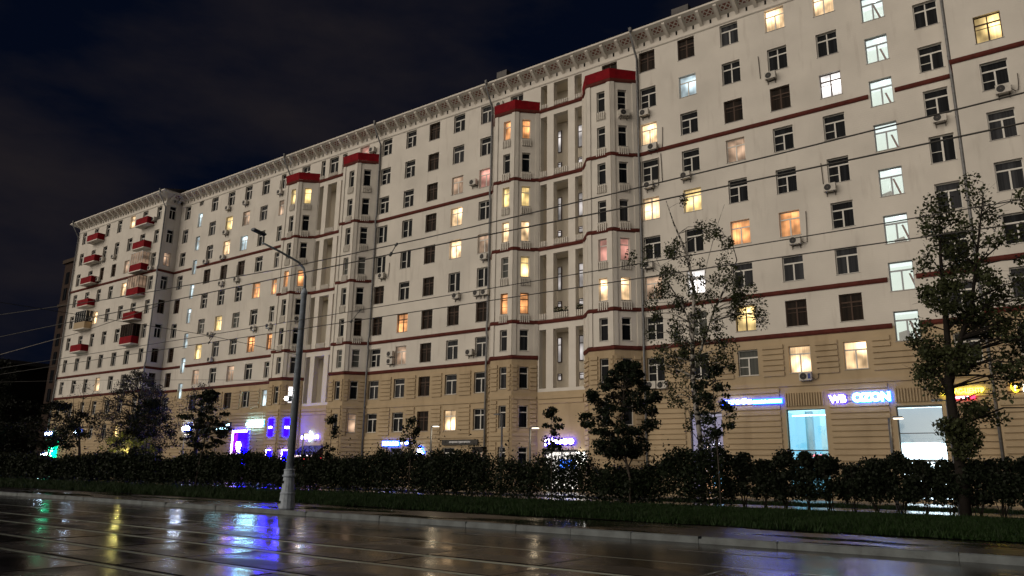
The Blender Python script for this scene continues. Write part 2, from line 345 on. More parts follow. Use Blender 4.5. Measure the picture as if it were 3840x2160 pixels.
# ------------------------------------------------------------------ the apartment building
D = 53.62
BASE = Vector((-60, D, 0))
bld = tag(empty('apartment_building', BASE), 'long white apartment block over tan lower storeys with red-brown bands and lit windows', 'building')
class Face:
    """a vertical wall plane: s runs along it, d>0 goes into the building"""
    def __init__(s, x, y, x1, y1):
        s.o = Vector((x, y, 0)); e = Vector((x1-x, y1-y, 0)); s.L = e.length; s.a = math.atan2(e.y, e.x); s.e = e.normalized(); s.n = Vector((-s.e.y, s.e.x, 0))
    def at(s, t, d, z): return s.o+s.e*t+s.n*d+Vector((0, 0, z))-BASE
    def put(s, name, mesh, m, t=0, d=0, z=0, parent=bld): return link(name, mesh, m, parent, s.at(t, d, z), s.a)
def wall(face, z0, z1, holes, m, depth=.30, name='wall', s0=0, s1=None):
    s1 = face.L if s1 is None else s1
    hs = []
    for a, b, c, d in holes:
        a2, b2, c2, d2 = max(a, s0), min(b, s1), max(c, z0), min(d, z1)
        if b2-a2 > .01 and d2-c2 > .01: hs.append((a2, b2, c2, d2, c >= z0-1e-6, d <= z1+1e-6))
    xs = sorted({s0, s1, *[h[0] for h in hs], *[h[1] for h in hs]}); zs = sorted({z0, z1, *[h[2] for h in hs], *[h[3] for h in hs]})
    b = MB()
    for i in range(len(xs)-1):
        run = None
        for j in range(len(zs)-1):
            cx, cz = (xs[i]+xs[i+1])/2, (zs[j]+zs[j+1])/2
            solid = not any(h[0] < cx < h[1] and h[2] < cz < h[3] for h in hs)
            if solid: run = run if run is not None else zs[j]
            if run is not None and (not solid or j == len(zs)-2):
                top = zs[j+1] if solid else zs[j]
                b.quad((xs[i], 0, run), (xs[i+1], 0, run), (xs[i+1], 0, top), (xs[i], 0, top)); run = None
    for a, c, lo, hi, bot, top in hs:
        b.quad((a, 0, lo), (a, 0, hi), (a, depth, hi), (a, depth, lo)); b.quad((c, 0, hi), (c, 0, lo), (c, depth, lo), (c, depth, hi))
        if top: b.quad((a, 0, hi), (c, 0, hi), (c, depth, hi), (a, depth, hi))
        if bot: b.quad((c, 0, lo), (a, 0, lo), (a, depth, lo), (c, depth, lo))
    return face.put(name, b.mesh(name), m)

# ---- windows
WM = {}
def frame_mesh(kind, w, h):
    key = (kind, round(w, 2), round(h, 2))
    if key in WM: return WM[key]
    b = MB(); f = .065; X0, X1, Z0, Z1 = -w/2, w/2, -h/2, h/2
    def bar(x0, x1, z0, z1, y0=0, y1=.07): b.box(x0, x1, y0, y1, z0, z1)
    bar(X0, X0+f, Z0, Z1); bar(X1-f, X1, Z0, Z1); bar(X0+f, X1-f, Z0, Z0+f); bar(X0+f, X1-f, Z1-f, Z1)
    zt = Z1-h*.30; hb = .05
    if kind in 'TSXB': bar(X0+f, X1-f, zt-hb, zt+hb, -.006, .068)
    if kind in 'TS': bar(-hb, hb, Z0+f, zt-hb, -.004, .066)
    if kind == 'S': bar(X0+f, -hb, (Z0+zt)/2-.03, (Z0+zt)/2+.02, .002, .06)
    if kind in 'XB': bar(-hb, hb, Z0+f, zt-hb, -.004, .066); bar(-hb*.7, hb*.7, zt+hb, Z1-f, -.004, .066)
    if kind == 'B': bar(X0+f, -hb, zt-.32, zt-.28, .002, .06); bar(hb, X1-f, zt-.32, zt-.28, .002, .06)
    if kind == 'D': bar(-.06, .06, Z0+f, Z1-f, -.004, .066); bar(X0+f, -.06, Z0+h*.42, Z0+h*.42+.04, .002, .06)
    if kind == 'N': bar(X0+f, X1-f, zt-.04, zt+.04, -.004, .066)
    if kind == 'M': bar(X0+f, X1-f, zt-.04, zt+.04, -.004, .066); bar(X0+f, X1-f, Z0+h*.34, Z0+h*.34+.03, .002, .06)
    WM[key] = b.mesh('window'); return WM[key]
def pane_mesh(w, h):
    key = ('pane', round(w, 2), round(h, 2))
    if key not in WM:
        WM[key] = MB().quad((-w/2+.01, .035, -h/2+.01), (w/2-.01, .035, -h/2+.01), (w/2-.01, .035, h/2-.01), (-w/2+.01, .035, h/2-.01)).mesh('pane')
    return WM[key]
def sill_mesh(w):
    key = ('sill', round(w, 2))
    if key not in WM:
        b = MB(); a = w/2+.06
        b.v = [(-a, -.24, -.045), (a, -.24, -.045), (a, -.24, -.02), (-a, -.24, -.02), (-w/2, 0, .0), (w/2, 0, .0), (w/2, 0, -.03), (-w/2, 0, -.03)]
        b.f = [(0, 1, 2, 3), (3, 2, 5, 4), (1, 0, 7, 6), (0, 3, 4, 7), (2, 1, 6, 5)]
        WM[key] = b.mesh('sill')
    return WM[key]
ST = {  # code: frame kind, frame material, pane material
 'd': ('S', FRW, P_DARK), 't': ('T', FRW, P_CURT), 'x': ('X', FRW, P_DARK), 'b': ('B', FRB, P_BROWN), 'D': ('D', FRW, P_DARK), 'k': ('T', FRW, P_DARK),
 'y': ('T', FRW, P_WARM), 'Y': ('B', FRB, P_YEL), 'l': ('T', FRW, P_YEL), 'o': ('T', FRW, P_ORA), 'O': ('B', FRB, P_ORA), 'p': ('T', FRW, P_PINK), 'c': ('T', FRW, P_COOL), 'v': ('T', FRW, P_WHITE),
 'w': ('D', FRW, P_WARM), 'm': ('T', FRW, P_DIM), 'B': ('B', FRB, P_WHITE), 'g': ('S', FRW, P_GREY), 'q': ('X', FRW, P_WARM)}
REC = .20
def window(face, s, z, w, h, code, narrow=False):
    k, fm, pm = ST[code]
    if narrow: k = 'M' if k in 'SB' else 'N'
    o = face.put('window', frame_mesh(k, w, h), fm, s, REC, z)
    link('pane', pane_mesh(w, h), pm, o)
    link('sill', sill_mesh(w), SILL, o, (0, 0, -h/2))
    return o
ZR = [None, 35.98, 32.58, 29.28, 25.99, 22.67, 19.36, 16.04, 12.77, 9.52, 6.22, 2.95]
LT, LA, LB, LC, LE = 34.35, 27.55, 20.95, 14.33, 11.25
TOP = 38.4
WH, WW = 1.86, 1.46

def rustic(face, holes, zlo, zhi, parts, joined=None, step=.385, s0=.12, s1=None, margin=.34):
    """raised courses of stucco with recessed joints, broken at the windows"""
    s1 = face.L-.12 if s1 is None else s1
    z = zlo
    while z+step <= zhi+.01:
        cuts = sorted((a-margin, b+margin) for a, b, c, d in holes if d+.30 > z and c-.04 < z+step)
        p = s0; segs = []
        for a, b in cuts:
            if a-p > .25: segs.append((p, a))
            p = max(p, b)
        if s1-p > .25: segs.append((p, s1))
        for a, b in segs:
            if parts:
                m = MB(); e = .012; z1 = z+step-.085
                m.v = [(a, 0, z), (b, 0, z), (b, 0, z1), (a, 0, z1), (a+e, -.10, z+e), (b-e, -.10, z+e), (b-e, -.10, z1-e), (a+e, -.10, z1-e)]
                m.f = [(4, 5, 6, 7), (0, 1, 5, 4), (1, 2, 6, 5), (2, 3, 7, 6), (3, 0, 4, 7)]
                face.put('course', m.mesh('course'), TAN)
            else:
                z1 = z+step-.085; e = .012; i = len(joined.v)
                for (t, dd, zz) in [(a, 0, z), (b, 0, z), (b, 0, z1), (a, 0, z1), (a+e, -.10, z+e), (b-e, -.10, z+e), (b-e, -.10, z1-e), (a+e, -.10, z1-e)]:
                    joined.v.append(tuple(face.at(t, dd, zz)))
                joined.f += [(i+4, i+5, i+6, i+7), (i, i+1, i+5, i+4), (i+1, i+2, i+6, i+5), (i+2, i+3, i+7, i+6), (i+3, i, i+4, i+7)]
        z += step
JR = MB()

def section(face, cols, extra=(), tan_extra=(), parts=True, ztop=TOP, rust=True, skip_rust=()):
    """cols: (s, width, codes from row 1 down); extra: (s, z, w, h, code)"""
    holes = []; wins = []
    for s, w, codes in cols:
        for r, c in enumerate(codes, 1):
            if c in '. ': continue
            hh = WH if r < 11 else 1.6
            wins.append((s, ZR[r], w, hh, c)); holes.append((s-w/2, s+w/2, ZR[r]-hh/2, ZR[r]+hh/2))
    for s, z, w, h, c in extra:
        if c: wins.append((s, z, w, h, c))
        holes.append((s-w/2, s+w/2, z-h/2, z+h/2))
    wall(face, LE, ztop, holes, WHITE)
    wall(face, 0, LE, holes+list(tan_extra), TAN)
    for s, z, w, h, c in wins: window(face, s, z, w, h, c)
    if rust:
        hs = holes+list(tan_extra)+list(skip_rust)
        rustic(face, hs, 8.42, 10.76, parts, JR)
        rustic(face, hs, .35, 8.40, parts, JR)
    return holes

F_R = Face(-26.8, D, -3.5, D); F_M = Face(-57.95, D, -42.0, D); F_L = Face(-97.45, D, -73.2, D)
F_W = Face(-122.5, 51.3, -97.45, 51.3); F_WR = Face(-97.45, 51.3, -97.45, D); F_P = Face(-3.5, 51.7, 14.5, 51.7); F_PR = Face(-3.5, D, -3.5, 51.7)
def S(face, u): return u-face.o.x
shop = [(S(F_R, a), S(F_R, b), .35, 6.1) for a, b in ((-23.05, -20.6), (-16.03, -13.45), (-9.15, -6.55))]
flut = [(S(F_R, a), S(F_R, b), 6.1, 7.3) for a, b in ((-16.03, -13.45), (-9.15, -6.55))]
STZ = (34.35, 31.04, 27.72, 24.38, 21.07, 17.75, 14.5, 11.19)
section(F_R, [(S(F_R, -25.68), WW, 'bdydwkmdd'), (S(F_R, -22.12), WW, 'bcddlkvgk'), (S(F_R, -18.46), WW, 'txbmdotYg'), (S(F_R, -14.84), WW, 'yxbddotby'), (S(F_R, -11.24), WW, 'yxBdddtby'), (S(F_R, -4.78), WW, '.xddDtktt')],
        extra=[(S(F_R, -8.0), z, 1.46, 1.95, None) for z in STZ], tan_extra=shop, skip_rust=flut)
section(F_M, [(S(F_M, -56.86), WW, 'dddDDbbdtk.'), (S(F_M, -53.25), WW, 'dddDDkOmtkk'), (S(F_M, -49.93), WW, 'bbbbbbbbbb.'), (S(F_M, -46.57), WW, 'dtmqyDbttqk'), (S(F_M, -43.05), WW, 'tkpxmDbtkxm')])
section(F_L, [(S(F_L, -95.75), 1.3, 'ktktbkbbt.'), (S(F_L, -89.3), WW, 'kttbdglmbt'), (S(F_L, -85.55), WW, 'klybdltktb'), (S(F_L, -81.85), WW, 'kmcbdgtmbt'), (S(F_L, -78.25), WW, 'ktkkokOkD.'), (S(F_L, -74.75), .92, 'kmktokOkc.')],
        extra=[(S(F_L, -92.5), z, .95, 1.95, 'c') for z in STZ]+[(S(F_L, -92.55), 36.85, 1.0, .75, 'k')], parts=False)
section(F_W, [(S(F_W, -120.65), 1.2, 'tkktkkktkt'), (S(F_W, -116.9), 1.3, 'xxkxkxtktx'), (S(F_W, -113.35), 1.2, 'kkbkykkktt'), (S(F_W, -109.85), 1.25, 'kkbktktytk'), (S(F_W, -106.2), 1.3, 'ykmytktktt'), (S(F_W, -102.75), 1.35, 'xkyyttktkl'), (S(F_W, -99.05), 1.2, 'kkttttkttk')], parts=False)
section(F_WR, [(1.1, .95, 'kkmtbkbbt.')], parts=False, rust=False)
section(F_P, [(S(F_P, -1.32), WW, 'ttYdttdtt')], parts=True)
section(F_PR, [], parts=False, rust=False)

# ---- stairwell windows with the room behind them (right section)
STAIRW = mat('stair_wall', (.7, .7, .66), .9, .1, 0, (.80, .92, .84), .36, False)  # walls, ceiling and flight emit light themselves so the stairwell looks lit
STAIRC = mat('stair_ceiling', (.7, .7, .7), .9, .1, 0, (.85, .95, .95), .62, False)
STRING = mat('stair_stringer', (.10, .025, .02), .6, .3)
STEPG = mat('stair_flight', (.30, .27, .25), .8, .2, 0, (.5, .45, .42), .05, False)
LAMPC = emit('stair_lamp', (.85, .95, 1), 9, False)
FRG = mat('window_frame_grey', (.36, .38, .42), .5, .4)
room = MB(); w, h, dp = .90, 1.15, 1.9
room.quad((-w, dp, -h), (w, dp, -h), (w, dp, h), (-w, dp, h)).quad((-w, .02, -h), (-w, dp, -h), (-w, dp, h), (-w, .02, h)).quad((w, dp, -h), (w, .02, -h), (w, .02, h), (w, dp, h)).quad((-w, .02, -h), (w, .02, -h), (w, dp, -h), (-w, dp, -h))
room = room.mesh('stair_room'); ceil = MB().quad((-w, .02, h), (-w, dp, h), (w, dp, h), (w, .02, h)).mesh('ceiling')
strm = MB().prism([(.12, .45), (.24, .45), (.74, -1.1), (.60, -1.1)], .7, .82).mesh('stringer')
flm = MB().prism([(-.55, -.25), (.05, -.1), (.5, -1.1), (-.55, -1.1)], 1.2, 1.3).mesh('stair_flight')
lmm = MB().lathe([(.02, 1.02), (.13, 1.04), (.14, 1.10), (.05, 1.12)], 10, (.1, .6)).mesh('ceiling_lamp')
for i, z in enumerate(STZ):
    o = F_R.put('window', frame_mesh('T', 1.46, 1.95), FRG, S(F_R, -8.0), REC, z)
    link('pane', pane_mesh(1.46, 1.95), GLASS, o); link('sill', sill_mesh(1.46), SILL, o, (0, 0, -1.95/2))
    link('stair_room', room, STAIRW, o, (0, .08, 0)); link('ceiling', ceil, STAIRC, o, (0, .08, 0))
    q_ = random.uniform(-.22, .12); link('stringer', strm, STRING, o, (q_, .08+random.uniform(-.3, .5), random.uniform(-.15, .2)))
    if i % 3: link('stair_flight', flm, STEPG, o, (q_*1.5, .08, random.uniform(-.3, .1)))
    if i in (0, 1, 2, 4, 5): link('ceiling_lamp', lmm, LAMPC, o, (0, .08, -.1))

# ---- bands
def sweep(pts, z0, z1, proud, m, name, parent=bld):
    """horizontal moulding along a wall outline (points run left to right seen from the street)"""
    P = [Vector((x, y)) for x, y in pts]; b = MB(); rings = []
    for i, p in enumerate(P):
        ns = []
        if i > 0: e = (p-P[i-1]).normalized(); ns.append(Vector((e.y, -e.x)))
        if i < len(P)-1: e = (P[i+1]-p).normalized(); ns.append(Vector((e.y, -e.x)))
        n = sum(ns, Vector((0, 0))).normalized(); k = 1/max(.35, n.dot(ns[0]))
        q = p+n*proud*k; q2 = p+n*proud*.55*k; b0 = p-n*.02
        rings.append([(b0.x, b0.y, z0), (q2.x, q2.y, z0), (q.x, q.y, z0+(z1-z0)*.35), (q.x, q.y, z1-.02), (b0.x, b0.y, z1+.03)])
    for rg in rings: b.v += [(x-BASE.x, y-BASE.y, z) for x, y, z in rg]
    for i in range(len(P)-1):
        for k in range(4): a = i*5+k; b.f.append((a, a+5, a+6, a+1))
    b.f.append((0, 1, 2, 3, 4)); i = (len(P)-1)*5; b.f.append((i+4, i+3, i+2, i+1, i))
    return link(name, b.mesh(name), m, parent)
def bayR(o): return [(-32.05+o, D), (-30.68+o, 52.05), (-28.42+o, 52.05), (-26.8+o, D)]
def bayL(o): return [(-42.0+o, D), (-40.66+o, 52.05), (-38.38+o, 52.05), (-36.75+o, D)]
P2 = 0; P1 = -31.15
bh = .155
def lev(z): return z-bh, z+bh
for z, full in ((LA, True), (LC, True), (LB, False), (LT, False), (LE, None)):
    a, b = lev(z)
    stair = any(abs(z-q) < 1.2 for q in STZ)
    for o, brk in ((P2, -8.0), (P1, None)):
        pr = bayL(o)+bayR(o)
        if full: pr = [(-57.95+.0, D)]+pr if o == P2 else pr
        if z == LE:
            sweep(([(-57.95, D)] if o == P2 else [])+bayL(o), a, b, .13, BAND, 'band')
            sweep(bayR(o)+([(-8.85, D)] if o == P2 else []), a, b, .13, BAND, 'band')
        elif full:
            sweep(([(-57.95, D)] if o == P2 else [(-91.85, D)])+bayL(o)+bayR(o)+([(-8.85, D)] if o == P2 else []), a, b, .13, BAND, 'band')
        else: sweep(bayL(o)+bayR(o), a, b, .13, BAND, 'band')
    if full or full is None:
        if full is None: sweep([(-91.85, D), (-73.15, D)], a, b, .13, BAND, 'band')
        sweep([(-7.15, D), (-3.5, D), (-3.5, 51.7), (14.5, 51.7)], a, b, .13, BAND, 'band')
        sweep([(-122.5, 51.3), (-97.45, 51.3), (-97.45, D), (-93.15, D)], a, b, .13, BAND, 'band')

# ---- bays
def flutes(face, s0, s1, z0, z1, n, mm, name='fluted_panel'):
    b = MB(); w = (s1-s0)/n
    for k in range(n): b.box(s0+k*w+w*.26, s0+(k+1)*w-w*.26, -.15, .0, z0, z1)
    return face.put(name, b.mesh(name), mm)
def bay(pts, codes_front, codes_obl):
    fs = [Face(*pts[i], *pts[i+1]) for i in range(3)]
    for k, f in enumerate(fs):
        w = .78
        sc = f.L/2+(.2 if k == 1 else (-.08 if k == 2 else .08))
        codes = codes_front if k == 1 else (codes_obl if k == 2 else '')
        holes = []; wins = []
        for r, c in enumerate(codes, 2):
            if c == '.': continue
            hh = 1.86 if r < 11 else 1.5
            holes.append((sc-w/2, sc+w/2, ZR[r]-hh/2, ZR[r]+hh/2)); wins.append((sc, ZR[r], w, hh, c, r))
        wall(f, LE, LT, holes, PLASTER); wall(f, 0, LE, holes, TAN)
        for sc_, z, w_, hh, c, r in wins:
            window(f, sc_, z, w_, hh, c, True)
            if r <= 7: flutes(f, sc-.47, sc+.47, z-hh/2-.80, z-hh/2-.14, 5, PLASTER)
        # flat pilasters at the ends of each face
        for a, b_ in ((.0, .34), (f.L-.34, f.L)):
            m = MB()
            for za, zb in ((LE+bh+.03, LC-bh), (LC+bh+.03, LB-bh), (LB+bh+.03, LA-bh), (LA+bh+.03, LT-bh)): m.box(a+(.0 if a == 0 else 0), b_, -.09, .0, za, zb)
            f.put('pilaster', m.mesh('pilaster'), PLASTER)
        rustic(f, holes, 8.42, 10.76, False, JR, s0=.1, s1=f.L-.1, margin=.16); rustic(f, holes, .35, 8.40, False, JR, s0=.1, s1=f.L-.1, margin=.16)
    # terrace floor and red parapet above the top band
    m = MB(); m.v = [(x-BASE.x, y-BASE.y, LT+.1) for x, y in pts]; m.f = [(0, 1, 2, 3)]
    link('terrace', m.mesh('terrace'), PLASTER, bld)
    cx = sum(p[0] for p in pts)/4
    m = MB(); n = 4
    lo = [(x-BASE.x, y-BASE.y, LT+bh+.02) for x, y in pts]
    def off(k, e):
        x, y = pts[k]; sx = -1 if k < 2 else 1
        return (x+sx*e*(.35 if k in (1, 2) else .3)-BASE.x, y-(e if k in (1, 2) else 0)-BASE.y)
    o1 = [off(k, .10) for k in range(4)]; o2 = [off(k, .20) for k in range(4)]; i2 = [off(k, .06) for k in range(4)]
    m.v = [(x, y, LT+bh+.02) for x, y in o1]+[(x, y, LT+1.02) for x, y in o2]+[(x, y, LT+1.02) for x, y in i2]+[(x, y, LT+bh+.02) for x, y in i2]
    for k in range(3): m.f += [(k, k+1, k+5, k+4), (k+4, k+5, k+9, k+8), (k+9, k+13, k+12, k+8)]
    m.f += [(0, 4, 8, 12), (3, 15, 11, 7)]
    link('parapet', m.mesh('parapet'), REDP, bld)
bay(bayR(P2), 'kkkkpykkk.', 'dkktpyktt.')
bay(bayL(P2), 'oklygOttkk', 'oklylOtkkk')
bay(bayR(P1), 'kkkgkkgkk.', 'kkdgkbgkm.')
bay(bayL(P1), 'lkkokktt..', 'lkkokktv..')

# ---- wall behind the bay terraces and the loggias between the bays
for o, cr in ((P2, 'b'), (P1, 'p')):
    for u0_, u1_, c, uc in ((-32.05+o, -26.8+o, cr, -29.3+o), (-42.0+o, -36.75+o, 'k', -39.4+o)):
        f = Face(u0_, D, u1_, D); s = uc-u0_
        wall(f, LT-.3, TOP, [(s-.75, s+.75, 34.75, 36.95)], WHITE); window(f, s, 35.85, 1.5, 2.2, 'x' if c == 'k' else c)
    f = Face(-36.75+o, D, -32.05+o, D)
    op = [(.14, .86), (1.58, 3.13), (3.84, 4.60)]
    holes = []
    for (z0, z1) in ((28.30, 33.7), (21.65, 27.05), (15.05, 20.4), (8.58, 13.65)):
        holes += [(a, b, z0, z1) for a, b in op]
    top = [(a, b, 34.95, 36.9) for a, b in op]
    wall(f, 8.3, TOP, holes+top, PLASTER, depth=.55, name='loggia_wall')
    wall(f, 0, 8.3, [(.7, 4.0, .3, 3.5)], TAN)
    rustic(f, [], 7.3, 8.3, False, JR)
    if o == P1:
        for (a, b), c in zip(op, 'kkk'): window(f, (a+b)/2, 35.92, b-a, 1.95, c, b-a < 1)
    for (z0, z1) in ((LA+bh+.05, 28.28), (LB+bh+.05, 21.63), (LC+bh+.05, 15.03), (LT+bh+.05, 34.93)):
        for a, b in op: flutes(f, a, b, z0, z1, max(4, int((b-a)/.19)), PLASTER)
    # interior of the loggia: back wall, side walls, slabs
    BW = mat('loggia_plaster', (.74, .68, .58), .85, .2)
    m = MB()
    m.quad((0, 1.9, 8), (4.7, 1.9, 8), (4.7, 1.9, TOP), (0, 1.9, TOP))
    m.quad((.02, .3, 8), (.02, 1.9, 8), (.02, 1.9, TOP), (.02, .3, TOP)).quad((4.68, 1.9, 8), (4.68, .3, 8), (4.68, .3, TOP), (4.68, 1.9, TOP))
    f.put('loggia_lining', m.mesh('loggia_lining'), BW)
    for z0, z1 in ((8.3, 8.56), (13.66, 15.0), (20.41, 21.6), (27.06, 28.25), (33.71, 34.9), (36.92, 37.3)):
        f.put('loggia_slab', MB().box(.03, 4.67, .56, 1.88, z0, z1).mesh('loggia_slab'), BW)
    for zb in (28.3, 21.65, 15.05, 8.6):
        for sx, wn in ((1.07, .42), (3.32, .5)):
            for zc, hh, lit in ((zb+3.5, 2.2, 1), (zb+1.12, .6, 1)):
                if o == P1 and sx < 2: continue
                w_ = f.put('window', frame_mesh('N', wn, hh), FRB, sx, 1.80, zc); link('pane', pane_mesh(wn, hh), P_STAIR if o == P2 else P_BROWN, w_)
# ---- cornice: moulding, soffit, brackets, lattice panels, vents
CPATH = [(-122.5, 66), (-122.5, 51.3), (-97.45, 51.3), (-97.45, D), (-3.5, D), (-3.5, 51.7), (14.5, 51.7)]
sweep(CPATH[1:], 37.02, 37.22, .10, PLASTER, 'moulding')
def offset_path(pts, e):
    P = [Vector(p) for p in pts]; o = []
    for i, p in enumerate(P):
        ns = []
        if i > 0: d = (p-P[i-1]).normalized(); ns.append(Vector((d.y, -d.x)))
        if i < len(P)-1: d = (P[i+1]-p).normalized(); ns.append(Vector((d.y, -d.x)))
        n = sum(ns, Vector((0, 0))).normalized(); o.append(p+n*e/max(.35, n.dot(ns[0])))
    return o
po = offset_path(CPATH, 1.15); pi = [Vector(p) for p in CPATH]
m = MB(); nP = len(po)
for zi, zo in ((37.84, 38.46), (38.60, 38.62)): m.v += [(p.x-BASE.x, p.y-BASE.y, zi) for p in pi]+[(p.x-BASE.x, p.y-BASE.y, zo) for p in po]
for i in range(nP-1):
    m.f += [(i, i+1, i+nP+1, i+nP), (i+nP, i+nP+1, i+3*nP+1, i+3*nP), (i+3*nP, i+3*nP+1, i+2*nP+1, i+2*nP)]
link('soffit', m.mesh('soffit'), PLASTER, bld)
bq = MB(); bq.v = [(-.13, .02, -.0), (.13, .02, -.0), (.13, .02, -.42), (-.13, .02, -.42), (-.13, -1.02, .53), (.13, -1.02, .53), (.13, -1.02, .38), (-.13, -1.02, .38), (-.13, -.7, .10), (.13, -.7, .10)]
bq.f = [(4, 7, 6, 5), (7, 8, 9, 6), (8, 3, 2, 9), (0, 3, 8, 7, 4), (1, 5, 6, 9, 2), (0, 4, 5, 1)]
bq = bq.mesh('bracket')
SLP = .62/1.15  # soffit slope, tilted up outwards so the underside catches more light
lp = MB().quad((-.44, -.84, .84*SLP), (.44, -.84, .84*SLP), (.44, -.34, .34*SLP), (-.44, -.34, .34*SLP)).mesh('lattice_panel')
lat = MB()
def flatbar(b, x0, y0, x1, y1, w=.045, z=-.03):
    d = Vector((x1-x0, y1-y0)).normalized(); n = Vector((-d.y, d.x))*w
    b.v += [(a, c, z-c*SLP) for a, c in ((x0+n.x, y0+n.y), (x1+n.x, y1+n.y), (x1-n.x, y1-n.y), (x0-n.x, y0-n.y))]; i = len(b.v); b.f.append((i-4, i-3, i-2, i-1))
for x0, y0, x1, y1 in ((-.44, -.59, -.16, -.84), (-.44, -.59, -.16, -.34), (.44, -.59, .16, -.84), (.44, -.59, .16, -.34), (-.28, -.84, .28, -.34), (-.28, -.34, .28, -.84)): flatbar(lat, x0, y0, x1, y1)
lat = lat.mesh('lattice')
vn = MB().box(-.07, .07, -.03, .02, -.17, .17).mesh('vent')
for f in (F_W, F_P, Face(-97.45, D, -3.5, D), F_WR):
    n = max(1, round(f.L/1.49)); st = f.L/n
    for k in range(n):
        s = (k+.5)*st
        if 0 < s < f.L:
            f.put('bracket', bq, PLASTER, s, 0, 37.87)
            f.put('vent', vn, BLACK, s+st*.5 if k < n-1 else s+.4, 0, 37.64)
        if k < n-1:
            p = f.put('lattice_panel', lp, LATT, s+st/2, 0, 37.825); link('lattice', lat, PLASTER, p)
# ---- roof, end and back walls
m = MB(); ro = offset_path(CPATH, 1.18); z0 = 38.64
ridge = 60.5
for i in range(len(ro)-1):
    a, b = ro[i], ro[i+1]
    m.quad((a.x-BASE.x, a.y-BASE.y, z0), (b.x-BASE.x, b.y-BASE.y, z0), (min(max(b.x, -119), 12)-BASE.x, ridge-BASE.y, 41.2), (min(max(a.x, -119), 12)-BASE.x, ridge-BASE.y, 41.2))
m.quad((-123.9-BASE.x, 67-BASE.y, z0), (16-BASE.x, 67-BASE.y, z0), (12-BASE.x, ridge-BASE.y, 41.2), (-119-BASE.x, ridge-BASE.y, 41.2))
link('roof', m.mesh('roof'), ROOF, bld)
fe = Face(-122.5, 66, -122.5, 51.3); wall(fe, LE, TOP, [], WHITE); wall(fe, 0, LE, [], TAN)
fe = Face(14.5, 51.7, 14.5, 66); wall(fe, LE, TOP, [], WHITE); wall(fe, 0, LE, [], TAN)
fe = Face(14.5, 66, -122.5, 66); wall(fe, 0, TOP, [], WHITE)
for x, y, w, h in ((-47.5, 55.6, 3.4, 1.3), (-22.6, 53.8, 1.5, .75), (-41.3, 53.6, 1.2, .7), (-76.5, 54.5, 1.6, .6), (-57, 54.8, 1.6, .6)):
    link('roof_dormer', MB().box(x-w/2-BASE.x, x+w/2-BASE.x, y-BASE.y, y+1.6-BASE.y, 38.7, 39.4+h).mesh('roof_dormer'), ROOF, bld)
JRo = link('course', JR.mesh('course_far'), TAN, bld); JRo['kind'] = 'stuff'
# fluted panels over the shop windows
for a, b in ((-16.03, -13.45), (-9.15, -6.55)): flutes(F_R, S(F_R, a), S(F_R, b), 6.32, 7.2, 15, TAN)

# ---- downpipes (with offset at each band)
def downpipe(x, y, top=38.4, bottom=.3, r=.095):
    X, Y = x-BASE.x, y-BASE.y
    p = [(X, Y-1.25, top+.1), (X, Y-1.2, top-.35), (X, Y-.16, top-2.0)]
    for z in (LA, LC, LE):
        p += [(X, Y-.16, z+.75), (X, Y-.24, z+.35), (X, Y-.24, z-.35), (X, Y-.16, z-.75)] if z != LE else [(X, Y-.22, z+.5), (X, Y-.22, z-.5)]
    p += [(X, Y-.16, bottom)]
    o = smooth(link('downpipe', MB().tube(p, r, 8).mesh('downpipe'), PIPE, bld))
    cm = MB().tube([(0, 0, 0), (0, 0, .09)], r+.018, 8).mesh('pipe_collar')
    for z in np.arange(2.5, 36, 2.2): link('pipe_collar', cm, PIPE, o, (X, Y-.16, z))
    link('pipe_funnel', MB().tube([(X, Y-1.25, top+.05), (X, Y-1.25, top+.4)], [r+.01, .17], 8).mesh('pipe_funnel'), PIPE, o)
for x, y in ((-26.55, D), (-42.25, D), (-57.75, D), (-73.35, D), (-3.72, D), (-97.3, 51.35), (-122.4, 51.3)): downpipe(x, y)

# ---- wing balconies
def balcony(u, z, w, glazed=None, col=REDP):
    X, Y = u-BASE.x, 51.3-BASE.y
    o = link('balcony', MB().box(X-w/2-.1, X+w/2+.1, Y-1.12, Y, z-.14, z).mesh('balcony'), PLASTER, bld)
    b = MB(); b.box(X-w/2, X+w/2, Y-1.05, Y-.98, z+.002, z+.98).box(X-w/2, X-w/2+.07, Y-.98, Y, z+.002, z+.98).box(X+w/2-.07, X+w/2, Y-.98, Y, z+.002, z+.98)
    link('balcony_panel', b.mesh('balcony_panel'), col, o)
    if glazed:
        fm, pm = glazed; b = MB(); n = 5
        for k in range(n+1):
            xx = X-w/2+w*k/n; b.box(xx-.03, xx+.03, Y-1.04, Y-.98, z+1.1, z+2.6)
        b.box(X-w/2-.05, X+w/2+.05, Y-1.08, Y, z+2.6, z+2.68)
        for yy in (-.5, -.05): b.box(X+w/2-.06, X+w/2, Y+yy-.03, Y+yy+.03, z+1.1, z+2.6)
        link('balcony_glazing', b.mesh('balcony_glazing'), fm, o)
        g = MB().quad((X-w/2, Y-1.01, z+.98), (X+w/2, Y-1.01, z+.98), (X+w/2, Y-1.01, z+2.6), (X-w/2, Y-1.01, z+2.6)).quad((X+w/2-.03, Y-1.0, z+.98), (X+w/2-.03, Y, z+.98), (X+w/2-.03, Y, z+2.6), (X+w/2-.03, Y-1.0, z+2.6))
        link('pane', g.mesh('pane'), pm, o)
for k, z in enumerate((34.55, 31.2, 27.92, 24.5, 21.1, 17.75)):
    balcony(-115.7, z, 3.3, (FRW, P_CURT) if k == 4 else None, mat('balcony_planks', (.42, .33, .22), .8, .2) if k == 4 else REDP)
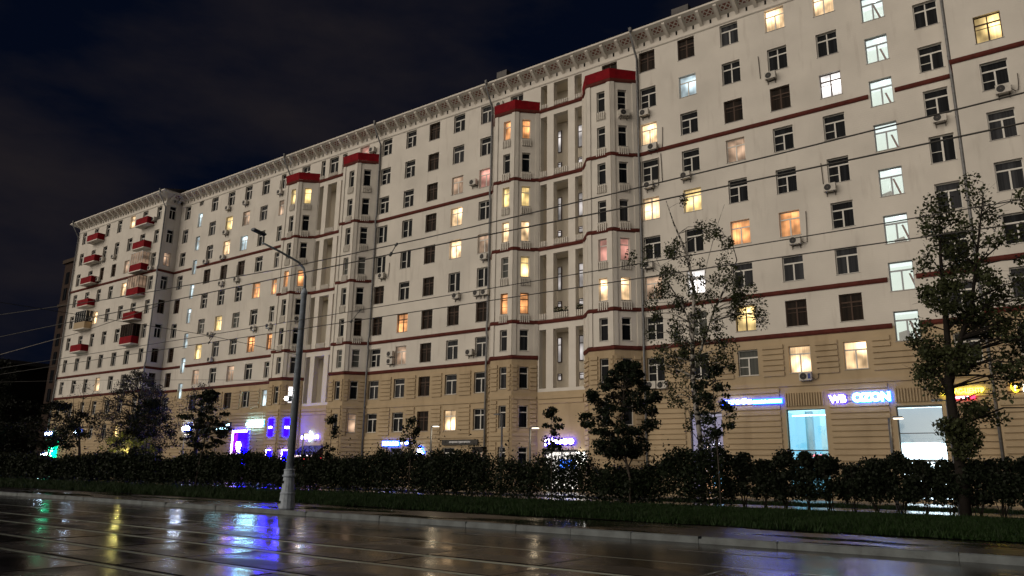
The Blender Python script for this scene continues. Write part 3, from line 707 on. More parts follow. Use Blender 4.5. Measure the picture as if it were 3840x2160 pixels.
for k, z in enumerate((34.45, 31.0, 27.75, 24.35, 21.0, 17.65)):
    balcony(-101.6, z, 3.1, {2: (FRW, P_DIM), 3: (FRB, P_DIM), 5: (FRB, P_BROWN)}.get(k))

# ------------------------------------------------------------------ air conditioners (one proto, copied)
ACW = noisy(mat('ac_case', (.52, .50, .46), .5, .4), 5, .12); ACD = mat('ac_grille', (.03, .03, .032), .6, .3); ACB = mat('ac_bracket', (.10, .085, .075), .6, .3)
case = MB().box(-.40, .40, -.32, 0, 0, .56).mesh('case')
gr = MB()
ring = [(-.12+.23*math.cos(t), .28+.23*math.sin(t)) for t in np.linspace(0, 2*math.pi, 17)[:-1]]
gr.prism([(x, z) for x, z in ring], -.335, -.318); gr = gr.mesh('fan_grille')
hub = MB().prism([(-.12+.05*math.cos(t), .28+.05*math.sin(t)) for t in np.linspace(0, 2*math.pi, 9)[:-1]], -.345, -.334).mesh('hub')
brk = MB().box(-.26, .26, .10, .14, -.04, -.01).box(-.30, -.26, -.34, .14, -.04, 0).box(.26, .30, -.34, .14, -.04, 0).prism([(-.30, -.04), (-.26, -.04), (-.26, -.26), (-.30, -.26)], .08, .14).prism([(.26, -.04), (.30, -.04), (.30, -.26), (.26, -.26)], .08, .14).mesh('wall_bracket')
bol = MB().tube([(0, 0, 0), (.02, 0, 1)], .018, 5).mesh('hose')
SECN = {'R': 'right hand section between twin bays and corner', 'M': 'middle section', 'L': 'left section', 'W': 'far left wing', 'P': 'rightmost projecting section', 'B': 'bay'}
def ac(x, y, z, label, hose=0, logo=False, rz=0):
    o = tag(empty('air_conditioner', (x, y-.14, z-.28), rz), label, 'air conditioner', 'air conditioners on the facade')
    link('case', case, ACW, o); link('fan_grille', gr, ACD, o); link('hub', hub, ACB, o); link('wall_bracket', brk, ACB, o)
    if logo: link('front_panel', MB().box(.18, .36, -.332, -.319, .10, .46).mesh('front_panel'), mat('ac_blue', (.02, .05, .25), .5, .4), o)
    if hose:
        h = MB().tube([(.42, -.12, .2), (.6, 0, .05), (.75, .08, .15), (.8, .08, hose*.5), (.82, .08, hose)], .025, 6).mesh('hose')
        smooth(link('hose', h, ACB, o))
def rowname(r): return ORD[r-1]
ac(-25.9, D, 31.1, 'air conditioner by the downpipe, level with the top window of the nearest bay', 0)
ac(-25.25, D, 27.86, 'air conditioner under the bright lit window just above the red-brown band by the downpipe', 1.9)
ac(-25.7, D, 24.6, 'air conditioner beside the downpipe just below the uppermost red-brown band, with a long black hose', 2.6)
ac(-22.5, D, 24.7, 'air conditioner overgrown with dry twigs under the dark window above the birch top', 0)
ac(-15.36, D, 31.15, 'air conditioner with a looped black hose under a cross framed window high on the right', 0)
ac(-11.84, D, 21.36, 'air conditioner with a straight upright hose under the dark window left of the lit stairwell', 0)
ac(-14.47, D, 17.92, 'air conditioner with a round dark fan under the orange lit window right of the birch', 2.4)
ac(-25.93, D, 17.87, 'air conditioner by the downpipe behind the left edge of the birch crown', 0)
ac(-4.69, D, 24.66, 'air conditioner left of the right hand downpipe under a dark split window', 0)
ac(-25.95, D, 8.30, 'left one of two air conditioners side by side on the tan storey behind the birch', 0)
ac(-25.05, D, 8.26, 'right one of two air conditioners side by side on the tan storey behind the birch', 0)
ac(-14.46, D, 8.26, 'air conditioner with dark blue panel under a lit tan storey window', 1.8, True)
ac(-1.0, 51.7, 24.76, 'air conditioner on the rightmost projecting wall with a shadow beside it', 1.2)
ac(-41.2, D, 36.3, 'air conditioner above the left red parapet of the nearer bay pair', 0)
ac(-44.29, D, 28.96, 'air conditioner between two pinkish windows left of the near bay pair', 0)
ac(-42.75, D, 21.22, 'air conditioner under the brownish window left of the near bay downpipe', 0)
ac(-56.3, D, 21.3, 'air conditioner by the downpipe right of the far bay pair, upper half', 1.6)
ac(-46.02, D, 17.87, 'single air conditioner under a two casement window left of a pair of them', 0)
ac(-43.45, D, 17.82, 'left of two air conditioners side by side below a dark window near the downpipe', 0)
ac(-42.5, D, 17.78, 'right of two air conditioners side by side below a dark window near the downpipe', 0)
ac(-44.16, D, 12.3, 'air conditioner between windows just above the tan storeys in the middle section', .9)
ac(-54.37, D, 12.95, 'upper of two stacked air conditioners beside a dimly lit window', 0)
ac(-54.35, D, 12.2, 'lower of two stacked air conditioners beside a dimly lit window', 0)
ac(-58.9, D, 36.05, 'air conditioner above the right red parapet of the far bay pair', 0)
ac(-85.75, D, 34.64, 'air conditioner with upright hose under the cornice, second from the lit stairwell', 0)
ac(-81.98, D, 34.62, 'air conditioner with upright hose under the cornice, third from the lit stairwell', 0)
ac(-85.7, D, 31.3, 'air conditioner left of the yellow lit window in the left section', 0)
ac(-89.54, D, 27.96, 'air conditioner just above the upper band right of the narrow lit stairwell', 0)
ac(-85.76, D, 27.97, 'air conditioner just above the upper band under a bright yellow window', 0)
ac(-85.44, D, 24.44, 'left air conditioner of two just below the upper band in the left section', 0)
ac(-82.17, D, 24.51, 'right air conditioner of two just below the upper band in the left section', 0)
ac(-74.95, D, 34.52, 'air conditioner left of the far bay pair close under its red parapet', 0)
ac(-86.73, D, 18.02, 'air conditioner hanging free between windows in the lower left section', 0)
ac(-86.0, D, 14.75, 'air conditioner just above the middle band in the left section', 0)
ac(-77.66, D, 17.88, 'left air conditioner of two beside the far bay pair, lower half', 0)
ac(-74.7, D, 17.87, 'right air conditioner of two beside the far bay pair, lower half', 0)
ac(-113.2, 51.3, 31.41, 'air conditioner beside the second red balcony of the left wing', 0)
ac(-109.89, 51.3, 31.31, 'air conditioner midway between the two red balcony columns of the left wing', 0)
ac(-113.6, 51.3, 28.37, 'air conditioner beside the third red balcony of the left wing', 0)
ac(-99.8, 51.3, 35.1, 'air conditioner right of the topmost red balcony near the wing corner', 0)
ac(-99.0, 51.3, 27.95, 'air conditioner on the left wing near its corner just above the band', 0)
ac(-113.6, 51.3, 22.47, 'air conditioner beside the planked balcony of the left wing', 0)
for x, y, z, h_ in ((-86.1, D, 34.7, 1.7), (-82.3, D, 34.7, 1.8), (-86.05, D, 31.35, 1.5), (-89.9, D, 28.0, 1.6), (-86.1, D, 28.0, 1.5), (-85.0, D, 24.5, 1.9), (-82.6, D, 24.6, 1.9), (-75.3, D, 34.6, 1.6), (-113.6, 51.3, 31.5, 1.5), (-110.2, 51.3, 31.4, 1.4), (-12.3, D, 21.5, 1.9), (-24.6, D, 24.7, 2.5), (-16.2, D, 31.3, 1.9)):
    smooth(link('cable', MB().tube([(x-BASE.x, y-.05-BASE.y, z), (x-BASE.x-.03, y-.05-BASE.y, z+h_*.6), (x-BASE.x-.06, y-.05-BASE.y, z+h_)], .03, 5).mesh('cable'), ACB, bld))
link('entrance_canopy', MB().box(-42.95-BASE.x, -41.75-BASE.x, -1.0, 0, 3.35, 3.75).mesh('entrance_canopy'), mat('canopy_dark', (.02, .017, .016), .7, .2), bld)
# air conditioners on oblique bay faces
fB = Face(*bayR(0)[2], *bayR(0)[3]); p = fB.at(fB.L/2, 0, 0)+BASE
o = tag(empty('air_conditioner', (p.x+.10, p.y-.10, 30.95), fB.a), 'air conditioner under the top window of the nearest bay below its red parapet', 'air conditioner', 'air conditioners on the facade')
for nm, me, mm in (('case', case, ACW), ('fan_grille', gr, ACD), ('hub', hub, ACB), ('wall_bracket', brk, ACB)): link(nm, me, mm, o)
fB = Face(*bayL(P1)[2], *bayL(P1)[3]); p = fB.at(fB.L/2, 0, 0)+BASE
o = tag(empty('air_conditioner', (p.x+.10, p.y-.10, 17.65), fB.a), 'air conditioner on the leftmost bay beside the tall street lamp', 'air conditioner', 'air conditioners on the facade')
for nm, me, mm in (('case', case, ACW), ('fan_grille', gr, ACD), ('hub', hub, ACB), ('wall_bracket', brk, ACB)): link(nm, me, mm, o)

# ------------------------------------------------------------------ shop windows; room surfaces emit their own glow in place of lamp light
def shop_room(u0, u1, z0, z1, wallc, es, ceilc, ces, name_parts, door=False, transom=3.2):
    f = F_R; s = S(f, (u0+u1)/2); w = (u1-u0)/2
    fr = MB(); h0, h1 = z0, z1; t = .06
    fr.box(-w, -w+t, 0, .08, h0, h1).box(w-t, w, 0, .08, h0, h1).box(-w+t, w-t, 0, .08, h1-t, h1).box(-w+t, w-t, 0, .08, h0, h0+t).box(-w+t, w-t, 0, .07, transom-.04, transom+.04)
    if door: fr.box(-w+t, w-t, 0, .07, 4.35, 4.40)
    o = f.put('shop_window', fr.mesh('shop_window'), mat('shop_frame', (.06, .065, .07), .4, .5), s, .22, 0)
    link('pane', MB().quad((-w+.02, .04, h0), (w-.02, .04, h0), (w-.02, .04, h1), (-w+.02, .04, h1)).mesh('pane'), GLASS, o)
    dp = 4.0; b = MB()
    b.quad((-w-.6, dp, 0), (w+.6, dp, 0), (w+.6, dp, h1), (-w-.6, dp, h1)).quad((-w-.6, .1, 0), (-w-.6, dp, 0), (-w-.6, dp, h1), (-w-.6, .1, h1)).quad((w+.6, dp, 0), (w+.6, .1, 0), (w+.6, .1, h1), (w+.6, dp, h1)).quad((-w-.6, .1, .2), (w+.6, .1, .2), (w+.6, dp, .2), (-w-.6, dp, .2))
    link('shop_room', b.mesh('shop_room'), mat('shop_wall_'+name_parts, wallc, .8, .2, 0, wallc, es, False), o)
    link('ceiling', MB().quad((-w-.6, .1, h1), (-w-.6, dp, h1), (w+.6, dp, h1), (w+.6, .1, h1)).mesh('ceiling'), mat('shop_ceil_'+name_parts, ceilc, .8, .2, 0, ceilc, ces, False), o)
    return o, w
CYAN = (.33, .66, .78)
o, w = shop_room(-16.03, -13.45, .35, 6.1, CYAN, .42, (.6, .85, .9), .6, 'cyan', transom=3.35)
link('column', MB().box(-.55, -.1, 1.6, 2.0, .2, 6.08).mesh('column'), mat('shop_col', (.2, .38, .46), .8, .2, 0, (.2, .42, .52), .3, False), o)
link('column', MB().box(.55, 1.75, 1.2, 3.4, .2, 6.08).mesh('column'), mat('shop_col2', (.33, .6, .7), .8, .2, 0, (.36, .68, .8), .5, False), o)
link('lamp', MB().box(-1.1, 1.1, .5, .7, 5.7, 5.75).mesh('lamp'), emit('shop_tube', (.75, .95, 1), 10), o)
for k, (c, x0, x1, z) in enumerate((((1, .25, .3), -.1, 1.1, 2.95), ((.2, .9, .8), .45, .9, 2.72), ((.6, .9, 1), .35, 1.1, 2.5), ((.5, .7, 1), .25, 1.15, 2.2), ((1, .9, .1), .15, .4, 1.98), ((1, .15, .1), .5, 1.15, 1.96))):
    b = MB(); n = 5
    for q in range(n): xa = x0+(x1-x0)*q/n; b.box(xa, xa+(x1-x0)/n*.72, .30, .32, z, z+random.uniform(.09, .17))
    link('neon_line', b.mesh('neon_line'), emit('neon%d' % k, c, 2.0, False), o)
o, w = shop_room(-9.15, -6.55, .35, 6.05, (.62, .70, .72), .45, (.8, .9, .95), .6, 'white', True, transom=2.75)
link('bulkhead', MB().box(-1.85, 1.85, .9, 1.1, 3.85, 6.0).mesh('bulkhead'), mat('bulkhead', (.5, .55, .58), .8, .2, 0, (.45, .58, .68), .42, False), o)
link('lamp', MB().box(-.5, .9, 1.3, 1.6, 3.70, 3.76).mesh('lamp'), emit('shop_panel', (.9, .97, 1), 30), o)
link('back_wall', MB().box(-1.85, 1.85, 3.7, 3.8, .2, 3.8).mesh('back_wall'), mat('glow_back', (.8, .85, .9), .8, .2, 0, (.75, .90, 1), 3.5, False), o)  # back wall glows by itself, strong enough to brighten path and road
b = MB()
for x in (-.72, -.2, .62, 1.0): b.box(x, x+.09, .1, .17, .35, 2.7)
b.box(-.72, 1.09, .1, .17, 2.62, 2.71)
link('door_frame', b.mesh('door_frame'), mat('shop_frame'), o)
o, w = shop_room(-23.05, -20.6, .35, 6.05, (.30, .28, .42), .40, (.4, .4, .5), .4, 'violet', transom=3.3)
b = MB(); b.box(.55, .62, 0, .07, .4, 6.0); link('mullion', b.mesh('mullion'), mat('shop_frame'), o)
b = MB()
for k in range(34): x = random.uniform(-1.1, 1.1); z = random.uniform(1.6, 4.0); b.box(x, x+.045, .5, .54, z, z+.06)
link('light_string', b.mesh('light_string'), emit('fairy', (.75, .75, 1), 5, False), o)
link('lit_shelf', MB().box(-1.1, 1.15, 2.0, 2.1, .4, 2.2).mesh('lit_shelf'), emit('shelf_orange', (1, .55, .3), 1.3, False), o)
link('blue_light', MB().box(.0, .7, .6, .7, .9, 1.95).mesh('blue_light'), emit('blue_panel', (.25, .6, 1), 2.6, False), o)
link('garland', MB().box(-1.0, .0, .6, .64, 2.33, 2.40).box(.4, 1.0, .6, .64, 2.95, 3.0).mesh('garland'), emit('garland', (1, .6, .2), 3, False), o)

# ------------------------------------------------------------------ signs
def text_mesh(txt, size, extrude=.03, offset=0, align='CENTER'):
    c = bpy.data.curves.new('lettering', 'FONT'); c.body = txt; c.size = size; c.extrude = extrude; c.offset = offset; c.align_x = align; c.align_y = 'CENTER'; c.resolution_u = 3
    o = bpy.data.objects.new('lettering', c); COL.objects.link(o); bpy.context.view_layer.update()
    dg = bpy.context.evaluated_depsgraph_get(); m = bpy.data.meshes.new_from_object(o.evaluated_get(dg)); bpy.data.objects.remove(o)
    for v in m.vertices: x, y, z = v.co; v.co = (x, -z, y)
    m.materials.clear(); m.update(); return m
def letters(parent, txt, w, h, m, x=0, z=0, y=-.03, name='lettering', halo=None, bold=.012):
    me = text_mesh(txt, 1.0, .03, bold)
    xs = [v.co.x for v in me.vertices]; zs = [v.co.z for v in me.vertices]; cx, cz = (max(xs)+min(xs))/2, (max(zs)+min(zs))/2
    sx, sz = w/(max(xs)-min(xs)), h/(max(zs)-min(zs))
    for v in me.vertices: v.co = ((v.co.x-cx)*sx, v.co.y, (v.co.z-cz)*sz)
    o = link(name, me, m, parent, (x, y, z))
    if halo:
        mh = text_mesh(txt, 1.0, .012, bold+.055)
        for v in mh.vertices: v.co = ((v.co.x-cx)*sx, v.co.y, (v.co.z-cz)*sz)
        link('halo_backing', mh, halo, parent, (x, y+.06, z))
    return o
def strokes(parent, w, h, m, x=0, z=0, y=-.03, halo=None, step=.13):
    """lettering that the photograph shows only as a run of strokes"""
    b = MB(); q = -w/2
    while q < w/2-.05:
        wv = random.uniform(.6, .85)*step; b.box(q, min(q+wv, w/2), -.03, .03, -h/2, h/2*random.uniform(.6, 1)); q += step
    link('lettering', b.mesh('lettering'), m, parent, (x, y, z))
    if halo: link('halo_backing', MB().box(-w/2-.08, w/2+.08, .04, .09, -h/2-.08, h/2+.08).mesh('halo_backing'), halo, parent, (x, y, z))
def sign(name, u, z, y, label, cat='sign', rz=0): return tag(empty(name, (u, y, z), rz), label, cat)
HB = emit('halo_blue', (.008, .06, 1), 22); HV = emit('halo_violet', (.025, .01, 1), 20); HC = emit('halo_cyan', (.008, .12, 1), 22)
LW = emit('letters_white', (.85, .93, 1), 11)
SB = mat('sign_panel_grey', (.20, .185, .19), .5, .4)
s = sign('shop_sign', -12.55, 6.66, D-.20, 'small white two letter sign with violet glow left of the larger one'); letters(s, 'WB', 1.05, .50, LW, halo=HV, bold=.03)
link('mounting_rail', MB().box(-.6, .6, .07, .14, -.04, .04).mesh('mounting_rail'), SB, s)
s = sign('shop_sign', -10.5, 6.70, D-.20, 'large white four letter glowing sign with blue halo over the tan wall'); letters(s, 'OZON', 2.25, .58, LW, halo=HC, bold=.04)
link('mounting_rail', MB().box(-1.1, 1.1, .07, .14, -.04, .04).mesh('mounting_rail'), SB, s)
s = sign('shop_sign', -19.35, 6.74, D-.20, 'bold white lettering with blue halo just right of the birch trunk'); letters(s, 'iцтоба', 2.15, .44, LW, halo=HB, bold=.03); link('mounting_rail', MB().box(-1.1, 1.1, .07, .14, -.04, .04).mesh('mounting_rail'), SB, s)
s = sign('shop_sign', -17.2, 6.70, D-.20, 'long thin line of white lettering with blue halo left of the fluted panel'); strokes(s, 1.9, .20, LW, halo=HB); link('mounting_rail', MB().box(-.95, .95, .07, .14, -.03, .03).mesh('mounting_rail'), SB, s)
YE = emit('letters_yellow', (1, .86, .06), 10); REDS = emit('letters_pink', (1, .12, .22), 4)
s = sign('shop_sign', -5.0, 6.80, D-.20, 'yellow glowing lettering behind the linden foliage'); letters(s, 'АС-ЦЕНТР', 1.55, .36, YE, bold=.03); link('mounting_rail', MB().box(-.8, .8, .04, .14, -.03, .03).mesh('mounting_rail'), SB, s)
link('emblem', MB().prism([(-1.42, -.18), (-1.12, -.18), (-1.1, .12), (-1.2, .2), (-1.42, -.02)], -.05, .0).mesh('emblem'), YE, s)
s = sign('shop_sign', -5.3, 6.44, D-.18, 'red glowing strip sign under the yellow lettering'); link('panel', MB().box(-.58, .58, -.05, .12, -.1, .1).mesh('panel'), emit('red_box', (1, .03, .08), 5), s); strokes(s, .85, .13, emit('pinkwhite', (1, .8, .95), 5), x=-.1, y=-.09, step=.1)
s = sign('shield_sign', -2.55, 6.68, 51.7-.18, 'yellow shield shaped emblem sign at the right edge'); sh = [(-.20, .26), (.20, .26), (.21, -.05), (.12, -.2), (0, -.26), (-.12, -.2), (-.21, -.05)]
link('shield', MB().prism(sh, -.05, .10).mesh('shield'), emit('shield_y', (1, .62, .03), 4), s); letters(s, 'Т', .2, .3, emit('shield_w', (1, .97, .75), 5), y=-.09, bold=.03)
letters(s, 'Б', .28, .42, emit('shield_w'), x=.50, y=.02, bold=.03); link('backing', MB().box(-.42, 1.0, .10, .16, -.36, .36).mesh('backing'), mat('sign_brown', (.06, .03, .02), .6, .3), s)
s = sign('shop_sign', -34.4, 4.13, D-.20, 'white pinkish script sign between the nearer pair of bays'); letters(s, 'рlovео', 2.75, .62, emit('letters_pinkw', (1, .86, .97), 20), halo=HV, bold=.03); link('mounting_rail', MB().box(-1.3, 1.3, .07, .14, -.04, .04).mesh('mounting_rail'), SB, s)
s = sign('shop_sign', -65.85, 5.0, D-.20, 'white two word sign with lotus emblem above the dark awning'); letters(s, 'ВАЙ', 1.0, .42, emit('letters_soft', (.95, .9, 1), 12), x=-.85, halo=HV, bold=.02); letters(s, 'ТАЙ', .95, .42, emit('letters_soft'), x=.85, halo=HV, bold=.02)
link('lotus_emblem', MB().prism([(0, .62), (.17, .30), (.22, 0), (.1, -.32), (0, -.5), (-.1, -.32), (-.22, 0), (-.17, .30)], -.05, .04).mesh('lotus_emblem'), emit('lotus', (.45, .75, 1), 14), s)
s = sign('beauty_studio_sign', -45.1, 4.2, D-.18, 'long dark fascia sign with thin pale lettering under a tan storey'); link('panel', MB().box(-2.1, 2.1, -.04, .10, -.24, .24).mesh('panel'), mat('sign_dark', (.035, .033, .032), .5, .3), s); letters(s, 'авторская студия красоты', 2.45, .2, mat('sign_letters_pale', (.55, .53, .5), .5, .3, 0, (.8, .78, .75), .15), x=.05, y=-.07, bold=0)
s = sign('shop_sign', -53.8, 4.18, D-.20, 'long white glowing lettering with blue halo low in the middle section'); strokes(s, 2.1, .32, LW, halo=HB, step=.17); link('mounting_rail', MB().box(-1.05, 1.05, .07, .14, -.03, .03).mesh('mounting_rail'), SB, s)
s = sign('shop_sign', -51.9, 4.2, D-.20, 'two small glowing dots and a short word right of the blue haloed lettering'); link('dot', MB().prism([(-.42+.08*math.cos(t), .08*math.sin(t)) for t in np.linspace(0, 6.28, 9)[:-1]], -.03, .03).mesh('dot'), LW, s); strokes(s, .34, .22, LW, x=.25, halo=HB); link('mounting_rail', MB().box(-.5, .5, .07, .14, -.03, .03).mesh('mounting_rail'), SB, s)
s = sign('tooth_sign', -49.9, 3.5, D-.22, 'white glowing bell shaped light sign beside a lit park lamp'); link('panel', MB().prism([(-.48, -.30), (.48, -.30), (.48, -.18), (.26, -.12), (.26, .12), (.16, .3), (0, .36), (-.16, .3), (-.26, .12), (-.26, -.12), (-.48, -.18)], -.06, .06).mesh('panel'), emit('tooth', (.75, .88, 1), 16), s); link('halo_backing', MB().prism([(-.55, -.38), (.55, -.38), (.55, -.14), (.34, -.06), (.34, .16), (.2, .38), (0, .44), (-.2, .38), (-.34, .16), (-.34, -.06), (-.55, -.14)], .07, .16).mesh('halo_backing'), HB, s)
# blue light-box with a white line figure and its neighbours on the far bay
BLU = emit('blue_box', (.0012, .0, 1), 58); PUR = emit('purple', (.30, .01, .9), 1.6); NEW = emit('neon_whitepink', (1, .75, 1), 16)
s = sign('light_box', -78.3, 4.1, D-.18, 'tall blue violet light box with a white line figure and bright border', 'light box')
link('panel', MB().box(-1.45, 1.45, -.05, .12, -1.95, 1.85).mesh('panel'), BLU, s); link('violet_fade', MB().box(-1.2, -.35, -.075, -.052, -1.9, 1.6).mesh('violet_fade'), PUR, s)
link('neon_border', MB().box(-1.42, -1.2, -.11, -.055, -1.9, 1.82).box(-1.2, 1.42, -.11, -.055, 1.62, 1.82).mesh('neon_border'), NEW, s)
fig = MB(); fig.tube([(-.35, -.1, .25), (-.2, -.1, .45), (.1, -.1, .42), (.32, -.1, .15), (.28, -.1, -.3), (.0, -.1, -.55), (-.3, -.1, -.9), (-.25, -.1, -1.4), (.05, -.1, -1.6), (.2, -.1, -1.3), (.5, -.1, -1.0), (.55, -.1, -.75), (.3, -.1, -.65)], .13, 6)
fig.tube([(-.35, -.1, .25), (-.22, -.1, -.1), (-.1, -.1, -.5), (.0, -.1, -1.0)], .12, 6); link('line_figure', fig.mesh('line_figure'), NEW, s)
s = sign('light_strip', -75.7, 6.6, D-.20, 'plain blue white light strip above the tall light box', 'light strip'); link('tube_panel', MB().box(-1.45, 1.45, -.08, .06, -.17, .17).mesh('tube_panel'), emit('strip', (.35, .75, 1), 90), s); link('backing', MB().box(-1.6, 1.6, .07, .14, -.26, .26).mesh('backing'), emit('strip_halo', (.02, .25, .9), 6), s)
fb = [Face(*bayL(P1)[i], *bayL(P1)[i+1]) for i in range(3)]
for f, t, z, w, h, lab in ((fb[1], fb[1].L/2, 6.0, .75, 1.9, 'blue glowing upper panel on the front of the leftmost bay'), (fb[2], fb[2].L/2, 6.0, 1.05, 1.9, 'blue glowing upper panel on the slanted side of the leftmost bay'), (fb[1], fb[1].L/2, 2.7, .8, 1.9, 'blue violet lower panel on the front of the leftmost bay'), (fb[2], fb[2].L/2, 2.7, 1.1, 1.9, 'blue violet lower panel on the slanted side of the leftmost bay')):
    p = f.at(t, -.14, z)+BASE
    s = tag(empty('light_box', p, f.a), lab, 'light box', 'blue light boxes on the leftmost bay')
    link('panel', MB().box(-w/2, w/2, -.04, .08, -h/2, h/2).mesh('panel'), emit('blue_box'), s)
    if z > 5: link('neon_bar', MB().box(-w*.38, w*.38, -.07, -.042, -.12, .1).mesh('neon_bar'), NEW, s)
    else: link('neon_border', MB().box(-w/2, -w/2+.1, -.08, -.042, -h/2, h/2).box(-w/2+.1, w/2, -.08, -.042, h/2-.1, h/2).mesh('neon_border'), NEW, s)
s = sign('awning', -65.4, 3.45, D-.1, 'dark shop awning with bright red white lights beneath it', 'awning')
aw = MB(); aw.v = [(-1.7, 0, .65), (1.9, 0, .65), (1.9, -1.5, -.4), (-1.7, -1.5, -.4), (-1.7, 0, -.4), (1.9, 0, -.4)]; aw.f = [(0, 3, 2, 1), (0, 4, 3), (1, 2, 5)]
link('canopy', aw.mesh('canopy'), mat('awning_fabric', (.02, .016, .022), .7, .3), s)
link('valance', MB().box(-1.7, 1.9, -1.52, -1.49, -.58, -.4).mesh('valance'), emit('valance', (1, .75, .8), 4), s)
b = MB()
for k in range(40): x = random.uniform(-1.6, 1.8); z = random.uniform(-1.7, -.65); b.box(x, x+.10, -.25, -.2, z, z+.12)
link('red_lights', b.mesh('red_lights'), emit('red_spots', (1, .05, .06), 4), s)
# signs behind the trees on the far left
s = sign('shop_sign', -89.7, 6.38, D-.2, 'short white blue glowing sign left of the maple on the left section'); letters(s, 'ЭТ-Б', 1.6, .5, emit('letters_bluew', (.6, .8, 1), 70), halo=HB, bold=.03); link('mounting_rail', MB().box(-.8, .8, .07, .14, -.04, .04).mesh('mounting_rail'), SB, s)
s = sign('shop_sign', -82.1, 6.38, D-.2, 'dark box sign with two rows of tiny cyan white lettering'); link('panel', MB().box(-1.75, 1.75, -.03, .12, -.55, .55).mesh('panel'), mat('sign_dark'), s)
b = MB()
for row, z in ((0, .14), (1, -.3)):
    x = -1.5 if row else -.4
    while x < 1.5: wv = random.uniform(.05, .16); b.box(x, x+wv, -.05, -.032, z, z+random.uniform(.1, .22)); x += wv+random.uniform(.03, .12)
link('lettering', b.mesh('lettering'), emit('tiny_cyan', (.45, .85, 1), 14), s)
s = sign('pharmacy_sign', -119.8, 3.9, 51.3-.3, 'tall green glowing sign behind the dark tree at far left'); link('panel', MB().box(-1.1, 1.1, -.08, .2, -1.7, 1.6).mesh('panel'), emit('green_box', (.0, .6, .28), 7.0), s)
b = MB()
for k in range(8): b.box(-.9, -.9+random.uniform(.6, 1.3), -.11, -.085, 1.3-k*.36-.18, 1.3-k*.36)
link('lettering', b.mesh('lettering'), emit('green_bright', (.25, 1, .6), 35), s)
for u, z, lab in ((-122.0, 6.15, 'blue white sign above the green sign, left of the tree'), (-113.0, 6.3, 'blue white sign to the right above the green sign'), (-122.2, 3.2, 'small blue framed sign left of the green sign')):
    s = sign('shop_sign', u, z, 51.3-.2 if u > -122.4 else 51.1, lab); b = MB(); x = -1.1
    while x < 1.0: wv = random.uniform(.12, .3); b.box(x, x+wv, -.05, -.02, -.2, random.uniform(.0, .22)); x += wv+.1
    link('lettering', b.mesh('lettering'), emit('letters_bluew'), s); link('panel', MB().box(-1.2, 1.2, -.01, .08, -.35, .35).mesh('panel'), emit('sign_blue_dim', (.02, .08, .7), .6), s)
s = sign('shop_sign', -31.9, 2.75, D-.25, 'white glowing light box sign behind the hedge at the near bay foot'); link('panel', MB().box(-.85, .85, -.06, .1, -.55, .55).mesh('panel'), emit('boxwhite', (1, .97, .9), 6), s); link('blue_panel', MB().box(-2.4, -.9, -.05, .08, -.75, -.05).mesh('blue_panel'), emit('boxblue', (.05, .2, 1), 3), s)
s = sign('lit_shopfront', -34.4, 2.1, D+.2, 'brightly lit shopfront glimpsed through the hedge between near bays', 'shopfront'); link('glass_panel', MB().box(-1.6, 1.6, 0, .05, -1.7, 1.3).mesh('glass_panel'), emit('shopfront', (1, .93, .85), 1.3), s); link('frame', MB().box(-1.65, -1.55, -.06, 0, -1.7, 1.3).box(1.55, 1.65, -.06, 0, -1.7, 1.3).box(-.05, .05, -.06, 0, -1.7, 1.3).box(-1.55, 1.55, -.06, -.002, 1.2, 1.3).mesh('frame'), mat('shop_frame'), s)
# ------------------------------------------------------------------ big street lamp
GALV = noisy(mat('galvanised_pole', (.33, .385, .46), .5, .3, .0), 6, .2, bump=.1, bscale=40)
DGREY = mat('lamp_head_grey', (.13, .15, .18), .5, .3, .0)
lx, ly = -24.4, 18.95
lamp = tag(empty('street_lamp', (lx, ly, .15)), 'tall grey street lamp with heavy stepped base at the kerb', 'street lamp')
smooth(link('base', MB().lathe([(.31, 0), (.305, .12), (.27, .50), (.285, .52), (.285, .56), (.255, .58), (.205, 1.12), (.25, 1.16), (.25, 1.21), (.205, 1.24), (.20, 1.36), (.215, 1.38), (.215, 1.42), (.17, 1.44)], 14).mesh('base'), GALV, lamp)).data.polygons.foreach_set('use_smooth', [False]*(14*13+2))
hm = MB().box(-.06, .06, -.012, .012, -.05, .05).mesh('hatch')
for z, r in ((.95, .225), (.22, .30)): link('hatch', hm, BLACK, lamp, (-.05, -r-.0, z))
smooth(link('pole', MB().lathe([(.155, 1.42), (.115, 8.25), (.135, 8.27), (.135, 8.34), (.075, 8.5)], 14).mesh('pole'), GALV, lamp))
smooth(link('arm', MB().tube([(0, 0, 8.45), (0, -.02, 9.0), (0, -.12, 9.32), (0, -.4, 9.52), (0, -1.4, 9.75), (0, -2.15, 9.88)], [.062, .055, .05, .047, .042, .04], 8).mesh('arm'), GALV, lamp))
h = MB(); h.prism([(-.10, -.04), (.10, -.04), (.12, .0), (.07, .05), (-.07, .05), (-.12, .0)], -2.66, -2.1)
hd = link('lamp_head', h.mesh('lamp_head'), DGREY, lamp, (0, 0, 9.93)); hd.rotation_euler = (R(-8), 0, 0)
link('diffuser', MB().box(-.085, .085, -2.62, -2.25, -.052, -.042).mesh('diffuser'), mat('lamp_glass', (.5, .55, .6), .2, .5), hd)
fl = tag(empty('floodlight', (lx-.30, ly-.12, 4.25)), 'small dazzling floodlight clamped to the street lamp pole', 'floodlight')
link('housing', MB().box(-.10, .12, -.05, .10, -.10, .10).mesh('housing'), DGREY, fl); link('clamp', MB().box(.12, .22, .0, .08, -.04, .04).mesh('clamp'), DGREY, fl)
smooth(link('lens', MB().lathe([(.01, -.07), (.05, -.05), (.07, 0), (.05, .05), (.01, .07)], 10, (-.02, -.08)).mesh('lens'), emit('flood', (1, .93, .85), 30, False), fl))

